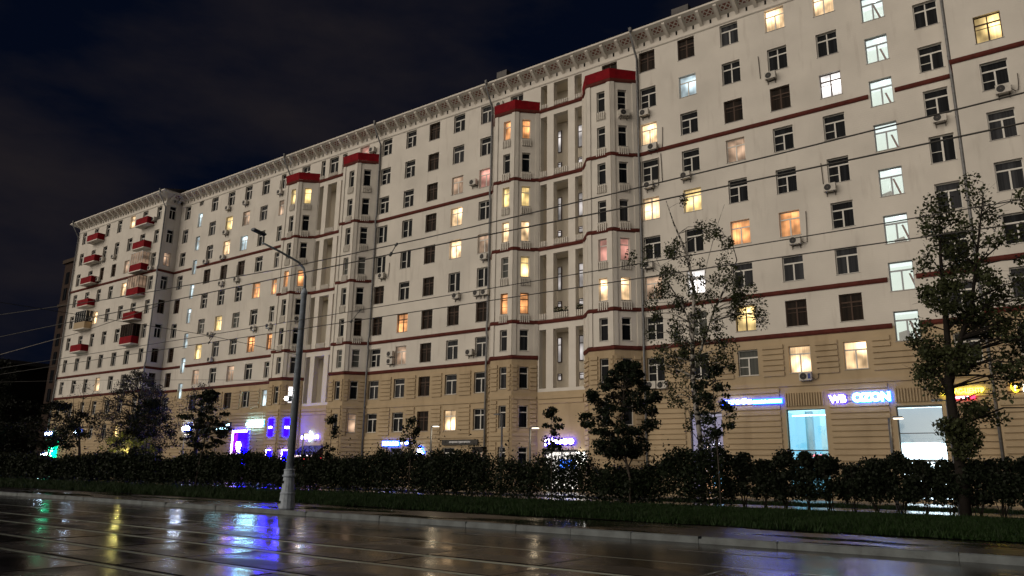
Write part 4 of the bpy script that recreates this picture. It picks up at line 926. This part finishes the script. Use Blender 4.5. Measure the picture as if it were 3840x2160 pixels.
# ------------------------------------------------------------------ park lamps behind the hedge
PK = mat('park_lamp_pole', (.11, .115, .125), .5, .4, .2)
def park_lamp(x, y, h, lit, label, side=1, watt=60):
    o = tag(empty('park_lamp', (x, y, .16)), label, 'park lamp', 'park lamps behind the hedge')
    smooth(link('pole', MB().lathe([(.085, 0), (.08, 1), (.06, h)], 8).mesh('pole'), PK, o))
    link('arm', MB().box(0, .32*side, -.03, .03, h-.02, h+.03).mesh('arm') if side > 0 else MB().box(-.32, 0, -.03, .03, h-.02, h+.03).mesh('arm'), PK, o)
    hd = link('lamp_head', MB().prism([(.15, .0), (.62, .0), (.58, .07), (.2, .09)] if side > 0 else [(-.62, 0), (-.15, 0), (-.2, .09), (-.58, .07)], -.13, .13).mesh('lamp_head'), PK, o, (0, 0, h))
    if lit:
        x0, x1 = (.2, .6) if side > 0 else (-.6, -.2)
        link('diffuser', MB().box(x0, x1, -.11, .11, -.045, -.004).mesh('diffuser'), emit('park_head', (1, .86, .66), 4, False), hd)
        l = bpy.data.lights.new('park_light', 'POINT'); l.energy = watt*.28; l.color = (1, .80, .52); l.shadow_soft_size = .15
        lo = bpy.data.objects.new('park_light', l); COL.objects.link(lo); lo.parent = o; lo.location = (.4*side, 0, h-.25)
park_lamp(-67.0, 39.8, 4.45, True, 'lit park lamp with bright pole under the blue white sign at left', 1, 90)
park_lamp(-36.35, 40.0, 4.5, True, 'lit park lamp with warm bright pole left of the beauty studio fascia', 1, 90)
park_lamp(-27.95, 40.0, 4.2, True, 'lit park lamp beside the nearer left bay', 1, 60)
park_lamp(-50.1, 40.0, 4.2, True, 'lit park lamp in front of the dark awning', 1, 60)
park_lamp(-30.2, 40.0, 5.1, False, 'unlit dark blue grey lamp post in front of the left near bay', -1)
park_lamp(-7.15, 39.9, 4.2, True, 'thin park lamp in front of the white lit shop window', 1, 30)
park_lamp(-4.55, 39.0, 4.85, False, 'grey lamp post leaning close to the linden trunk', -1)

# ------------------------------------------------------------------ overhead wires
WIRE = mat('wire_black', (.045, .043, .040), .5, .4); WIRE_LIT = mat('wire_lit', (.20, .185, .165), .5, .4)  # second wire material is a paler copy, lamp light put into its colour
def wire(pts, r, label, m=WIRE, name='overhead_wire'):
    o = tag(link(name, MB().tube(pts, r, 6).mesh(name), m), label, 'wire'); smooth(o); return o
def line(y, zs): return [(x, y, z) for x, z in zs]
W1 = wire(line(10.5, [(-60, 7.6), (-30.4, 6.75), (-22.6, 6.36), (-14.5, 6.08), (-10, 6.04), (-5.5, 6.08), (-3.1, 6.11), (0, 6.18), (6, 6.35)]), .011, 'uppermost overhead wire crossing the facade from left to upper right')
W2 = wire(line(10.5, [(-60, 6.1), (-30, 5.92), (-10.9, 5.86), (-5.5, 5.79), (0, 5.79), (6, 5.80)]), .012, 'second overhead wire from the top, below the uppermost one')
W3 = wire(line(14.9, [(-60, 6.15), (-40, 6.14), (-24, 6.12), (-7.8, 6.17), (-2.4, 6.18), (0, 6.21), (6, 6.3)]), .011, 'third overhead wire, crossing the birch and linden crowns')
W4 = wire(line(14.9, [(-60, 5.8), (-30, 5.85), (-15, 5.84), (-4.3, 5.83), (-.3, 5.79), (6, 5.76)]), .012, 'lowest of the four long overhead wires')
def dropper(x, y, z0, z1, lean, par):
    link('dropper', MB().tube([(x, y, z0), (x+lean, y, z1)], .010, 5).tube([(x-.03, y, z0-.03), (x+.03, y, z0+.03)], .03, 6).tube([(x+lean-.03, y, z1-.02), (x+lean+.03, y, z1+.02)], .025, 6).mesh('dropper'), mat('clamp_grey', (.12, .13, .14), .4, .5, .3), par)
dropper(-10.85, 10.5, 5.86, 6.04, .15, W2); dropper(-16.9, 14.9, 5.84, 6.14, .35, W4); dropper(-24.2, 14.9, 5.845, 6.12, .3, W4)
wire([(lx, ly, 5.95), (lx+.1, 14.9, 6.12), (lx-1.2, 8, 6.3), (lx-4, -4, 6.6)], .009, 'span wire running from the street lamp pole out over the road')
wire([(lx, ly, 4.95), (-30, 18.4, 5.25), (-40, 17.8, 5.75), (-60, 17, 6.6)], .008, 'thin feeder wire from the lamp pole to the left')
wire([(-60, 9.0, 4.9), (-30.0, 10.2, 5.12), (-24.6, 10.8, 5.62), (-21, 11.2, 6.1)], .010, 'short slanting wire at the left edge, joining the upper wires', WIRE_LIT)

# ------------------------------------------------------------------ vegetation
def leaf_mat(name, col, var=.45, scale=1.3):
    m = mat(name, col, .6, .18); b = bsdf(m)
    t = nd(m, 'ShaderNodeNewGeometry'); n = nd(m, 'ShaderNodeTexNoise'); n.inputs['Scale'].default_value = scale; n.inputs['Detail'].default_value = 2
    lk(m, t.outputs['Position'], n.inputs['Vector'])
    wn = nd(m, 'ShaderNodeTexWhiteNoise'); wn.noise_dimensions = '1D'; lk(m, t.outputs['Random Per Island'], wn.inputs['W'])
    ad = nd(m, 'ShaderNodeMath', operation='ADD'); lk(m, n.outputs['Fac'], ad.inputs[0]); lk(m, wn.outputs['Value'], ad.inputs[1])
    r = nd(m, 'ShaderNodeMapRange'); r.inputs['From Min'].default_value = .3; r.inputs['From Max'].default_value = 1.6; lk(m, ad.outputs[0], r.inputs['Value'])
    mx = nd(m, 'ShaderNodeMix', data_type='RGBA'); mx.inputs[6].default_value = tuple(c*(1-var) for c in col)+(1,); mx.inputs[7].default_value = tuple(c*(1+var) for c in col)+(1,)
    lk(m, r.outputs[0], mx.inputs['Factor']); lk(m, mx.outputs[2], b.inputs['Base Color'])
    return m
LF_H = leaf_mat('leaf_hedge', (.009, .015, .006)); LF_M = leaf_mat('leaf_maple', (.008, .014, .006)); LF_B = leaf_mat('leaf_birch', (.032, .040, .016)); LF_L = leaf_mat('leaf_linden', (.036, .044, .017))
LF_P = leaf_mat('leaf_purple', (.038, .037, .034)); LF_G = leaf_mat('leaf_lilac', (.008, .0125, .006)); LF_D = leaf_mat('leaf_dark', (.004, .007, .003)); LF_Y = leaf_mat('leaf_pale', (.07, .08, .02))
GRASS = leaf_mat('grass_blade', (.011, .027, .006), .5, .8)
BARK = noisy(mat('bark_grey', (.06, .05, .042), .9, .2), 8, .3, bump=.3, bscale=30)
BARKD = noisy(mat('bark_dark', (.018, .015, .013), .9, .2), 8, .3)
def birch_bark():
    m = mat('bark_birch', (.5, .48, .44), .8, .2); b = bsdf(m); t = nd(m, 'ShaderNodeTexCoord'); mp = nd(m, 'ShaderNodeMapping'); mp.inputs['Scale'].default_value = (3, 3, 3.2)
    lk(m, t.outputs['Object'], mp.inputs['Vector']); n = nd(m, 'ShaderNodeTexNoise'); n.inputs['Scale'].default_value = 1.3; n.inputs['Detail'].default_value = 4; lk(m, mp.outputs['Vector'], n.inputs['Vector'])
    r = nd(m, 'ShaderNodeValToRGB'); r.color_ramp.elements[0].position = .46; r.color_ramp.elements[1].position = .54; r.color_ramp.elements[0].color = (.02, .018, .016, 1); r.color_ramp.elements[1].color = (.42, .40, .37, 1)
    lk(m, n.outputs['Fac'], r.inputs['Fac']); lk(m, r.outputs['Color'], b.inputs['Base Color']); return m
BIRCH = birch_bark()
def leaves(C, size, aspect=.62, droop=0.0):
    """C (N,3) centres -> (N,4,3) folded leaf quads"""
    n = len(C); a = rng.normal(size=(n, 3)); a[:, 2] -= droop; a /= np.linalg.norm(a, axis=1)[:, None]
    b = np.cross(a, rng.normal(size=(n, 3))); b /= np.linalg.norm(b, axis=1)[:, None]
    s = size*rng.uniform(.6, 1.3, (n, 1)); c = np.cross(a, b)
    return np.stack([C-a*s*.5, C+b*s*aspect*.5+c*s*.08, C+a*s*.5, C-b*s*aspect*.5+c*s*.08], 1)
def clump(centre, rad, n, flat=1.0):
    p = rng.normal(size=(n, 3)); p /= np.linalg.norm(p, axis=1)[:, None]; p *= rng.uniform(.15, 1, (n, 1))**.6*rad; p[:, 2] *= flat
    return p+np.array(centre)
def tree(name, label, x, y, stems, clusters, leafm, barkm, lsize, per, flat=.7, group=None, z0=.17, droop=0, cat='tree', twigs=True, asp=.62):
    """stems: list of (points relative to base, radii); clusters: list of (dx,dy,z,r)"""
    o = tag(empty(name, (x, y, z0)), label, cat, group)
    nodes = []
    for k, (pts, rad) in enumerate(stems):
        smooth(link('trunk' if k == 0 else 'limb', MB().tube(pts, rad, 9 if k == 0 else 6).mesh('trunk'), barkm, o))
        P = [Vector(p) for p in pts]
        for i in range(len(P)-1):
            for t in (0, .33, .66): nodes.append((P[i].lerp(P[i+1], t), rad[i]+(rad[i+1]-rad[i])*t))
        nodes.append((P[-1], rad[-1]))
    tw = MB(); L = []
    for dx, dy, z, r in clusters:
        c = Vector((dx, dy, z))
        if twigs:
            best = min(nodes, key=lambda q: (q[0]-c).length+max(0, q[0].z-c.z+.2)*1.2)
            p0, r0_ = best; mid = p0.lerp(c, .55)+Vector((random.gauss(0, .08), random.gauss(0, .08), random.uniform(.0, .18)*(p0-c).length))
            tr = min(r0_*.6, .012+.012*(c-p0).length); tw.tube([p0, mid, c], [tr, tr*.6, tr*.25], 5, False)
            for q in range(3): e = c+Vector((random.gauss(0, r*.6), random.gauss(0, r*.6), random.gauss(0, r*.5))); tw.tube([mid.lerp(c, .5), e], [tr*.4, tr*.15], 4, False)
        L.append(clump((dx, dy, z), r, max(6, int(per*random.uniform(.6, 1.3))), flat))
    if twigs and tw.v: link('branches', tw.mesh('branches'), barkm, o)['kind'] = 'stuff'
    V = leaves(np.concatenate(L), lsize, asp, droop)
    quads_np('crown', V, leafm, o)
    return o
def scatter(n, prof, zlo, zhi, r=(.3, .5), cx=lambda z: 0, cy=lambda z: 0, core=.25):
    """clump centres inside a crown whose radius at height z is prof(z)"""
    out = []
    while len(out) < n:
        z = random.uniform(zlo, zhi); R_ = prof(z)
        if R_ <= 0: continue
        a = random.uniform(0, 2*math.pi); q = R_*math.sqrt(random.uniform(core**2, 1))
        out.append((cx(z)+q*math.cos(a), cy(z)+q*math.sin(a), z, random.uniform(*r)))
    return out
def bump_prof(zlo, zhi, R_, peak=.4):
    def f(z):
        t = (z-zlo)/(zhi-zlo); u = t/peak if t < peak else (1-t)/(1-peak); return R_*max(0, u)**.6
    return f

# birch in front of the shops
bt = [(0, 0, 0), (-.05, 0, 3), (-.35, 0, 6.5), (-.25, 0, 9.0), (-.05, 0, 11), (-.35, 0, 13.2), (-1.1, 0, 15.2), (-1.5, 0, 16.6)]
b2 = [(-.35, 0, 6.5), (.35, -.1, 8.2), (1.1, -.2, 9.9), (1.9, -.3, 11.2), (2.5, -.3, 12.4), (2.3, -.3, 13.4)]
b3 = [(-.25, 0, 9), (-.9, .3, 10.5), (-1.8, .4, 12.0), (-2.4, .4, 13.4)]
b4 = [(1.1, -.2, 9.9), (.6, -.3, 11.4), (.9, -.3, 12.6), (1.5, -.3, 14.4), (2.0, -.3, 15.6)]
cl = []
for (x0, z0, rx, rz, n) in ((-1.6, 13.2, 1.1, 1.5, 13), (-.6, 11.2, 1.3, 1.5, 17), (-1.6, 10.4, 1.0, 1.2, 11), (1.7, 11.6, .9, 1.5, 13), (2.6, 10.0, .9, .8, 11), (.2, 8.9, 1.5, 1.1, 18), (-1.5, 8.0, 1.1, 1.2, 12), (1.0, 7.2, 1.1, 1.2, 12), (-.6, 6.2, 1.3, 1.3, 15), (.4, 4.4, 1.1, 1.3, 12), (1.9, 13.4, .6, .8, 4), (-.3, 14.8, .7, 1.0, 5)):
    for _ in range(n): cl.append((x0+random.gauss(0, rx*.55), random.gauss(0, .9), z0+random.gauss(0, rz*.55), random.uniform(.26, .5)))
tree('birch_tree', 'slender birch with white black-marked trunk and sparse drooping leaves before the shops', -15.75, 38.0, [(bt, [.15, .14, .125, .11, .09, .07, .04, .015]), (b2, [.085, .07, .06, .05, .03, .012]), (b3, [.05, .04, .03, .012]), (b4, [.03, .025, .02, .012, .008])], cl, LF_B, BIRCH, .14, 95, 1.35, droop=.6)
# bare twigs at the birch top
# linden at the right
lt = [(0, 0, 0), (.0, 0, 2.5), (-.05, 0, 5.0), (.05, 0, 5.8), (.15, 0, 8.0), (.2, 0, 10.0), (.35, 0, 11.6)]
l2 = [(-.02, 0, 4.8), (.55, -.2, 6.6), (1.1, -.3, 8.0), (1.5, -.3, 10.0), (1.9, -.3, 12.0)]; l3 = [(-.03, 0, 4.6), (-.8, .2, 6.2), (-1.3, .3, 6.6)]; l4 = [(.1, 0, 7), (.9, .3, 7.8), (1.8, .4, 8.0)]
cl = []
for (x0, z0, rx, rz, n) in ((.1, 10.9, .7, .8, 12), (.2, 9.4, .8, .8, 14), (1.5, 11.2, .5, 1.2, 7), (1.1, 9.6, .8, .7, 10), (-.3, 8.3, .7, .7, 12), (1.2, 8.1, .9, .8, 14), (.3, 7.2, 1.2, .8, 22), (-1.0, 6.5, .7, .6, 12), (1.7, 6.6, 1.0, .8, 18), (.2, 5.7, 1.3, .7, 22), (-.9, 5.3, .6, .5, 10), (1.6, 5.2, .9, .6, 12), (.4, 4.2, .9, .6, 18), (.2, 3.2, .6, .6, 16), (.1, 2.6, .5, .4, 8), (2.8, 7.0, 1.0, 2.0, 12), (2.8, 9.5, .8, 1.2, 8)):
    for _ in range(n): cl.append((x0+random.gauss(0, rx*.5), random.gauss(0, 1.0), z0+random.gauss(0, rz*.5), random.uniform(.32, .62)))
cl = [(a+.32*min(1, max(0, (c-3.5)/2)), b_, c*(1+.012*max(0, c-5)), r_) for a, b_, c, r_ in cl]
cl = [q for q in cl if not (abs(q[2]-4.75) < .62 and .05 < q[0] < 1.5)]
tree('linden_tree', 'tall dark linden in full leaf at the right with a forked trunk', -3.70, 33.2, [(lt, [.20, .19, .165, .13, .10, .06, .02]), (l2, [.11, .09, .07, .05, .02]), (l3, [.08, .05, .025]), (l4, [.06, .04, .02])], cl, LF_L, BARKD, .125, 105, .8, asp=.75)
# maples and saplings along the hedge
mt = [(0, 0, 0), (.02, 0, 1.2), (-.25, 0, 2.4), (-.35, 0, 3.8), (-.2, 0, 5.4), (0, 0, 6.2)]
tree('maple_tree', 'dense dark maple with rounded crown left of the birch', -17.0, 32.4, [(mt, [.06, .055, .05, .04, .025, .01]), ([(-.1, 0, 1.7), (.5, .1, 2.8), (1.1, .2, 3.8)], [.035, .025, .01]), ([(-.1, 0, 1.8), (-1, .1, 3.0), (-1.5, .1, 3.9)], [.035, .025, .01])],
     scatter(150, lambda z: bump_prof(1.9, 6.7, 2.25, .42)(z)*(.9+.12*math.sin(z*5.3)), 2.2, 6.6, (.22, .42), lambda z: -.35+.12*(z-4)+.12*math.sin(z*3.1)), LF_M, BARK, .13, 110, .6, asp=.75)
tree('maple_sapling', 'thin young maple on a pale stem right of the birch trunk', -12.6, 32.2, [([(0, 0, 0), (-.03, 0, 2), (-.1, 0, 4), (-.1, 0, 6.0)], [.035, .03, .022, .008])], scatter(34, bump_prof(2.9, 6.2, 1.15, .45), 3.1, 6.1, (.22, .38)), LF_M, BARK, .15, 42, .6, asp=.75)
tree('maple_sapling', 'small young maple in front of the white pinkish script sign', -21.2, 32.2, [([(0, 0, 0), (.0, 0, 2), (.0, 0, 4.4)], [.03, .025, .006])], scatter(20, bump_prof(2.0, 4.6, .95, .4), 2.1, 4.5, (.2, .36)), LF_M, BARK, .15, 44, .6, asp=.75)
tree('maple_sapling', 'narrow young tree left of the white bell shaped light sign', -31.2, 32.6, [([(0, 0, 0), (.03, 0, 2), (.0, 0, 4.3)], [.03, .025, .006])], scatter(18, bump_prof(2.1, 4.5, .62, .45), 2.2, 4.4, (.2, .34)), LF_M, BARK, .15, 44, .8, asp=.75)
tree('maple_sapling', 'narrow young tree just right of the dark awning', -38.4, 32.8, [([(0, 0, 0), (.0, 0, 2), (.05, 0, 4.5)], [.03, .025, .006])], scatter(16, bump_prof(2.1, 4.7, .6, .35), 2.2, 4.6, (.2, .34)), LF_M, BARK, .15, 44, .8, asp=.75)
tree('maple_tree', 'young maple with layered branches left of the blue light box', -52.4, 32.8, [([(-.6, 0, 0), (-.45, 0, 1.5), (-.1, 0, 3), (.1, 0, 5), (.2, 0, 7.0)], [.055, .05, .045, .03, .008])], scatter(80, bump_prof(2.6, 7.2, 2.3, .35), 2.8, 7.1, (.3, .5), lambda z: .1), LF_M, BARK, .18, 52, .38, asp=.8)
tree('young_tree', 'leaning thin young tree in the hedge left of the maple', -63.5, 33.0, [([(-1.0, 0, 0), (-.4, 0, 1.4), (.2, 0, 2.4), (.3, 0, 4.2)], [.05, .045, .035, .01])], scatter(26, bump_prof(2.2, 4.6, 1.2, .5), 2.3, 4.5, (.25, .42)), LF_D, BARK, .17, 42, .7)
tree('dark_tree', 'broad dark young tree with leaning pale stem at far left', -78.0, 33.2, [([(-1.6, 0, 0), (-1.0, 0, 1.6), (-.3, 0, 3.2), (0, 0, 5.5)], [.11, .10, .07, .02])], scatter(90, bump_prof(2.9, 7.2, 4.3, .45), 3.1, 7.1, (.45, .8)), LF_D, BARK, .24, 60, .6)
# trees near the building on the left
tree('lilac_tree', 'tall bushy grey green tree before the left wing corner', -86.0, 45.0, [([(0, 0, 0), (.1, 0, 4), (.1, 0, 8), (0, 0, 11)], [.2, .16, .1, .02])], scatter(190, bump_prof(1.5, 12.2, 4.6, .45), 2, 12, (.5, .95), lambda z: -.2), LF_P, BARKD, .22, 46, .8)
tree('dark_tree', 'dark lower tree in front of the bushy grey one', -79.5, 43.0, [([(0, 0, 0), (.1, 0, 3), (0, 0, 7.5)], [.14, .11, .02])], scatter(110, bump_prof(1.2, 8.4, 3.6, .4), 1.4, 8.3, (.5, .8)), LF_D, BARKD, .22, 56, .7)
bare = [(-1.0, 3.0), (1.2, 4.0), (-1.8, 4.6), (.6, 6.0), (-.8, 6.8), (1.6, 6.4), (-.2, 8.2)]
tree('bare_tree', 'thin half bare tree before the left wing', -100.5, 45.5, [([(2.2, 0, 0), (1.0, 0, 3.4), (.1, 0, 6), (0, 0, 11.5)], [.18, .15, .10, .015]), ([(1.0, 0, 3.4), (-1.6, 0, 6.2), (-2.6, 0, 10)], [.1, .07, .015]), ([(.3, 0, 5.4), (1.8, 0, 8), (2.4, 0, 10.6)], [.06, .04, .012])], scatter(46, bump_prof(4, 12, 3.6, .5), 4.5, 11.8, (.5, .9)), LF_P, BARKD, .16, 12, .8)
tree('purple_tree', 'purplish thin leaved tree left of the narrow lit stairwell', -77.6, 47.5, [([(.4, 0, 0), (.1, 0, 4), (.4, 0, 7.5), (.6, 0, 8.6)], [.22, .19, .16, .10]), ([(.2, 0, 5), (-1.4, 0, 7.4), (-2.0, 0, 9.8)], [.08, .05, .012]), ([(.4, 0, 6.5), (1.6, 0, 8.6), (2.0, 0, 10.2)], [.08, .05, .012])], scatter(70, bump_prof(3.5, 10.6, 3.2, .5), 4, 10.4, (.5, .8)), LF_P, BARKD, .17, 24, .8)
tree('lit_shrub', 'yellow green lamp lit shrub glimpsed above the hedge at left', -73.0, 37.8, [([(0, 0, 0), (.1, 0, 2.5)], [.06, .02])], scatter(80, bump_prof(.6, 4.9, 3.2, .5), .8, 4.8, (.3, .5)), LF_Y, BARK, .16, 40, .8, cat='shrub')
l = bpy.data.lights.new('garden_light', 'POINT'); l.energy = 420; l.color = (1, .88, .25); l.shadow_soft_size = .1
gl = tag(empty('garden_lamp', (-72.4, 36.9, .17)), 'low garden lamp lighting the yellow green shrub at left', 'garden lamp')
smooth(link('post', MB().lathe([(.04, 0), (.035, 2.6), (.10, 2.62), (.10, 2.7), (.02, 2.74)], 8).mesh('post'), PK, gl)); link('diffuser', MB().lathe([(.06, 2.5), (.07, 2.6)], 8).mesh('diffuser'), emit('garden', (1, .85, .3), 14, False), gl)
lo = bpy.data.objects.new('garden_light', l); COL.objects.link(lo); lo.parent = gl; lo.location = (-.35, .55, 2.9)

for u_, z_, lab in ((-34.4, 15.05, 'trailing green plants on the wide loggia sill of the nearer bay pair'), (-32.5, 15.05, 'small potted plant on the narrow loggia sill beside the nearest bay')):
    o = tag(empty('loggia_plant', (u_, D+.15, z_)), lab, 'plant'); wdt = .7 if u_ < -34 else .3
    link('planter', MB().box(-wdt, wdt, -.12, .12, 0, .14).mesh('planter'), BARKD, o)
    quads_np('foliage', leaves(np.stack([rng.uniform(-wdt, wdt, 90), rng.uniform(-.3, .15, 90), rng.uniform(.1, .5, 90)], 1), .16), LF_L, o)
# hedge: one long dense row, then separate lilac bushes on the right
def hedge_run(x0, x1, y, w, hfun, dens, lsize):
    n = int((x1-x0)*dens)
    x = rng.uniform(x0, x1, n); t = rng.uniform(0, 1, n)**.75; H = np.array([hfun(a) for a in x])
    bulge = .55+.45*np.sin(np.clip(t*1.15, 0, 1)*math.pi*.85)
    lump = 1+.18*np.sin(x*1.7)+.12*np.sin(x*4.1+1)
    yy = y+(rng.beta(.8, .8, n)-.5)*2*w*bulge*lump
    spr = (rng.uniform(size=n) > .86)*rng.exponential(.11, n)*(1+np.sin(x*2.3+1))
    z = .12+t*H*(1+.05*np.sin(x*3.3)+.05*np.sin(x*7.1+np.sin(yy*3))+.05*rng.normal(size=n)+spr*(t > .8))
    return leaves(np.stack([x, yy, z], 1), lsize, .7)
hf = lambda x: 2.14+.16*math.sin(x*.35)+.14*math.sin(x*.93+2)+.12*math.sin(x*2.7)+(-.45 if -19.5 < x < -15.5 else 0)
V = np.concatenate([hedge_run(-52, -12.6, 33.4, 1.05, hf, 3000, .14), hedge_run(-112, -52, 33.4, 1.05, hf, 1500, .20)])
_c = V[:, 0]; _k = ~((_c[:, 0] > -26) & (_c[:, 0] < -18.5) & (rng.uniform(size=len(_c)) < .35)) & ~((np.sin(_c[:, 0]*1.9)+np.sin(_c[:, 0]*.77+_c[:, 2]*1.5) > 1.15) & (rng.uniform(size=len(_c)) < .55)) & ~((_c[:, 2] < .55) & (rng.uniform(size=len(_c)) < .5))
V = V[_k]
hedge = tag(empty('hedge', (-65, 33.4, .17)), 'long dense dark green hedge along the lawn behind the kerb', 'hedge')
quads_np('foliage', V, LF_H, hedge, (65, -33.4, -.05))
st = MB()
for k in range(230):
    x = random.uniform(-90, -12.8); yb = random.uniform(-.5, .5); st.tube([(x+65, yb, 0), (x+65+random.gauss(0, .15), yb+random.gauss(0, .2), 1.1)], [.015, .008], 4, False)
link('stems', st.mesh('stems'), BARKD, hedge)['kind'] = 'stuff'
def bush(x, y, h, r, label, n=64, lsz=.13):
    stems = []
    for k in range(6):
        a = random.uniform(0, 6.28); q = r*random.uniform(.3, .8); stems.append(([(random.gauss(0, .06), random.gauss(0, .06), 0), (q*.45*math.cos(a), q*.45*math.sin(a), h*.35), (q*math.cos(a), q*math.sin(a), h*random.uniform(.7, 1.0))], [.022, .016, .006]))
    def pf(z):
        t = z/h; return r*(.55+.75*t) if t < .55 else r*max(.15, 1.0-(t-.55)*1.5)
    tree('lilac_bush', label, x, y, stems, scatter(n, pf, .62, h*.97, (.18, .34), core=.05), LF_G, BARKD, lsz, 52, .9, 'lilac bushes in a row on the right', cat='bush', asp=.75)
BX = [(-12.1, 33.6, 2.2), (-11.1, 33.4, 2.0), (-10.3, 33.7, 2.35), (-9.35, 33.5, 2.3), (-8.5, 33.4, 2.15), (-7.6, 33.6, 2.05), (-6.75, 33.5, 2.2), (-5.9, 33.6, 2.2), (-5.05, 33.5, 2.1), (-4.2, 33.6, 2.15), (-3.3, 33.4, 2.1), (-2.5, 33.6, 2.2), (-1.6, 33.5, 2.1), (-.7, 33.6, 2.1), (.3, 33.5, 2.1), (1.3, 33.5, 2.1)]
BXL = ['first lilac bush to the right of where the dense hedge ends', 'second lilac bush right of the hedge end', 'lilac bush in front of the wall left of the cyan shop window', 'tall lilac bush with loose top twigs left of the cyan shop window', 'lilac bush standing before the left half of the cyan shop window', 'lilac bush before the right edge of the cyan shop window', 'open stemmed lilac bush before the rusticated wall between shop windows', 'lilac bush in front of the thin park lamp', 'lilac bush left of the white shop doorway', 'lilac bush before the white shop doorway', 'lilac bush at the foot of the linden', 'lilac bush right of the linden trunk', 'lilac bush in front of the rightmost downpipe', 'fourth lilac bush right of the linden, near the edge', 'rightmost dark lilac bush cut by the picture edge', 'lilac bush just past the right picture edge']
for (x, y, h), lab in zip(BX[:15], BXL): bush(x, y, h+random.uniform(-.15, .2), random.uniform(.62, .86), lab)

# grass
def grass(x0, x1, y0, y1, n, h, name, label):
    x = rng.uniform(x0, x1, n); y = rng.uniform(y0, y1, n)
    edge = y0+.25*np.sin(x*1.3)+.2*np.sin(x*.47+1); k = y > edge; x, y = x[k], y[k]; n = len(x)
    tuft = .55+.5*np.sin(x*2.1+np.sin(y*1.7)*2)*np.sin(y*1.9+1)+.35*rng.uniform(size=n)
    hh = h*np.clip(tuft, .25, 1.4)*rng.uniform(.5, 1.3, n); a = rng.uniform(0, 6.28, n); w = .014+.012*rng.uniform(size=n)
    dx, dy = np.cos(a)*w, np.sin(a)*w; lx_, ly_ = rng.normal(size=n)*hh*.35, rng.normal(size=n)*hh*.35; z = np.full(n, .165)
    V = np.stack([np.stack([x-dx, y-dy, z], 1), np.stack([x+dx, y+dy, z], 1), np.stack([x+lx_, y+ly_, z+hh], 1)], 1)
    tag(quads_np(name, V, GRASS), label, 'grass', kind='stuff')
grass(-34, 4, 21.95, 33.0, 190000, .20, 'grass', 'rough dark green grass strip between pavement and hedge')
grass(-105, -34, 21.95, 33.0, 90000, .26, 'grass', 'far stretch of the grass strip at the left')
grass(-20, 3, 40.3, 44.4, 26000, .16, 'grass', 'lamp lit grass behind the lilac bushes')

# ------------------------------------------------------------------ far left background
BRK = noisy(mat('brick_brown', (.034, .021, .016), .9, .2), 2, .2); BRK2 = mat('brick_trim', (.055, .040, .030), .9, .2)
ft = tag(empty('brick_tower', (-150, 64, 0)), 'dark brown brick tower block just left of the white wing', 'building')
link('wall', MB().box(-7, 12, 0, 12, 0, 40.3).mesh('wall'), BRK, ft)
link('cornice', MB().box(-7.4, 12.4, -.4, 12.4, 40.3, 41.0).mesh('cornice'), BRK2, ft); link('band', MB().box(-7.25, 12.2, -.25, 12.2, 31.6, 32.1).mesh('band'), BRK2, ft)
link('side_block', MB().box(-8.3, -7, 1, 11, 0, 31.3).mesh('side_block'), BRK, ft); link('side_block', MB().box(-9.4, -8.3, 2, 10, 0, 20.5).mesh('side_block'), BRK, ft)
wf = MB().box(-.7, .7, 0, .1, -1.2, 1.2).mesh('window')
for x in (-5.2, -2.2):
    for z in (37.2, 34, 28.5, 25, 21.5, 18, 14.5): link('window', wf, P_DARK, ft, (x, -.06, z))
fb_ = tag(empty('distant_building', (-250, 70, 0)), 'black distant block at the left edge with one lit window', 'building')
link('wall', MB().box(-30, 30, 0, 20, 0, 27).mesh('wall'), mat('dark_far', (.012, .010, .010), .9, .1), fb_); link('roof', MB().box(-31, 31, -1, 21, 27, 28).mesh('roof'), ROOF, fb_)
wf2 = MB().box(-1.3, 1.3, 0, .1, -1.2, 1.2).mesh('window'); link('window', wf2, P_COOL, fb_, (22.5, -.12, 24.2)); link('window', wf2, P_DARK, fb_, (10, -.12, 24.2))
def fartree(x, y, h, r, label): tree('distant_tree', label, x, y, [([(0, 0, 0), (0, 0, h*.6)], [.3, .08])], scatter(80, bump_prof(1, h, r, .5), 2, h*.97, (.9, 1.6)), LF_D, BARKD, .5, 60, .8, 'dark trees at the far left', twigs=False)
fartree(-150, 52, 20, 8, 'dark tree silhouette directly left of the brick tower foot'); fartree(-175, 56, 27, 10, 'tallest dark tree silhouette at the left edge'); fartree(-138, 47, 13, 6, 'lower dark tree before the white wing end'); fartree(-200, 60, 22, 11, 'dark tree silhouette farthest left')
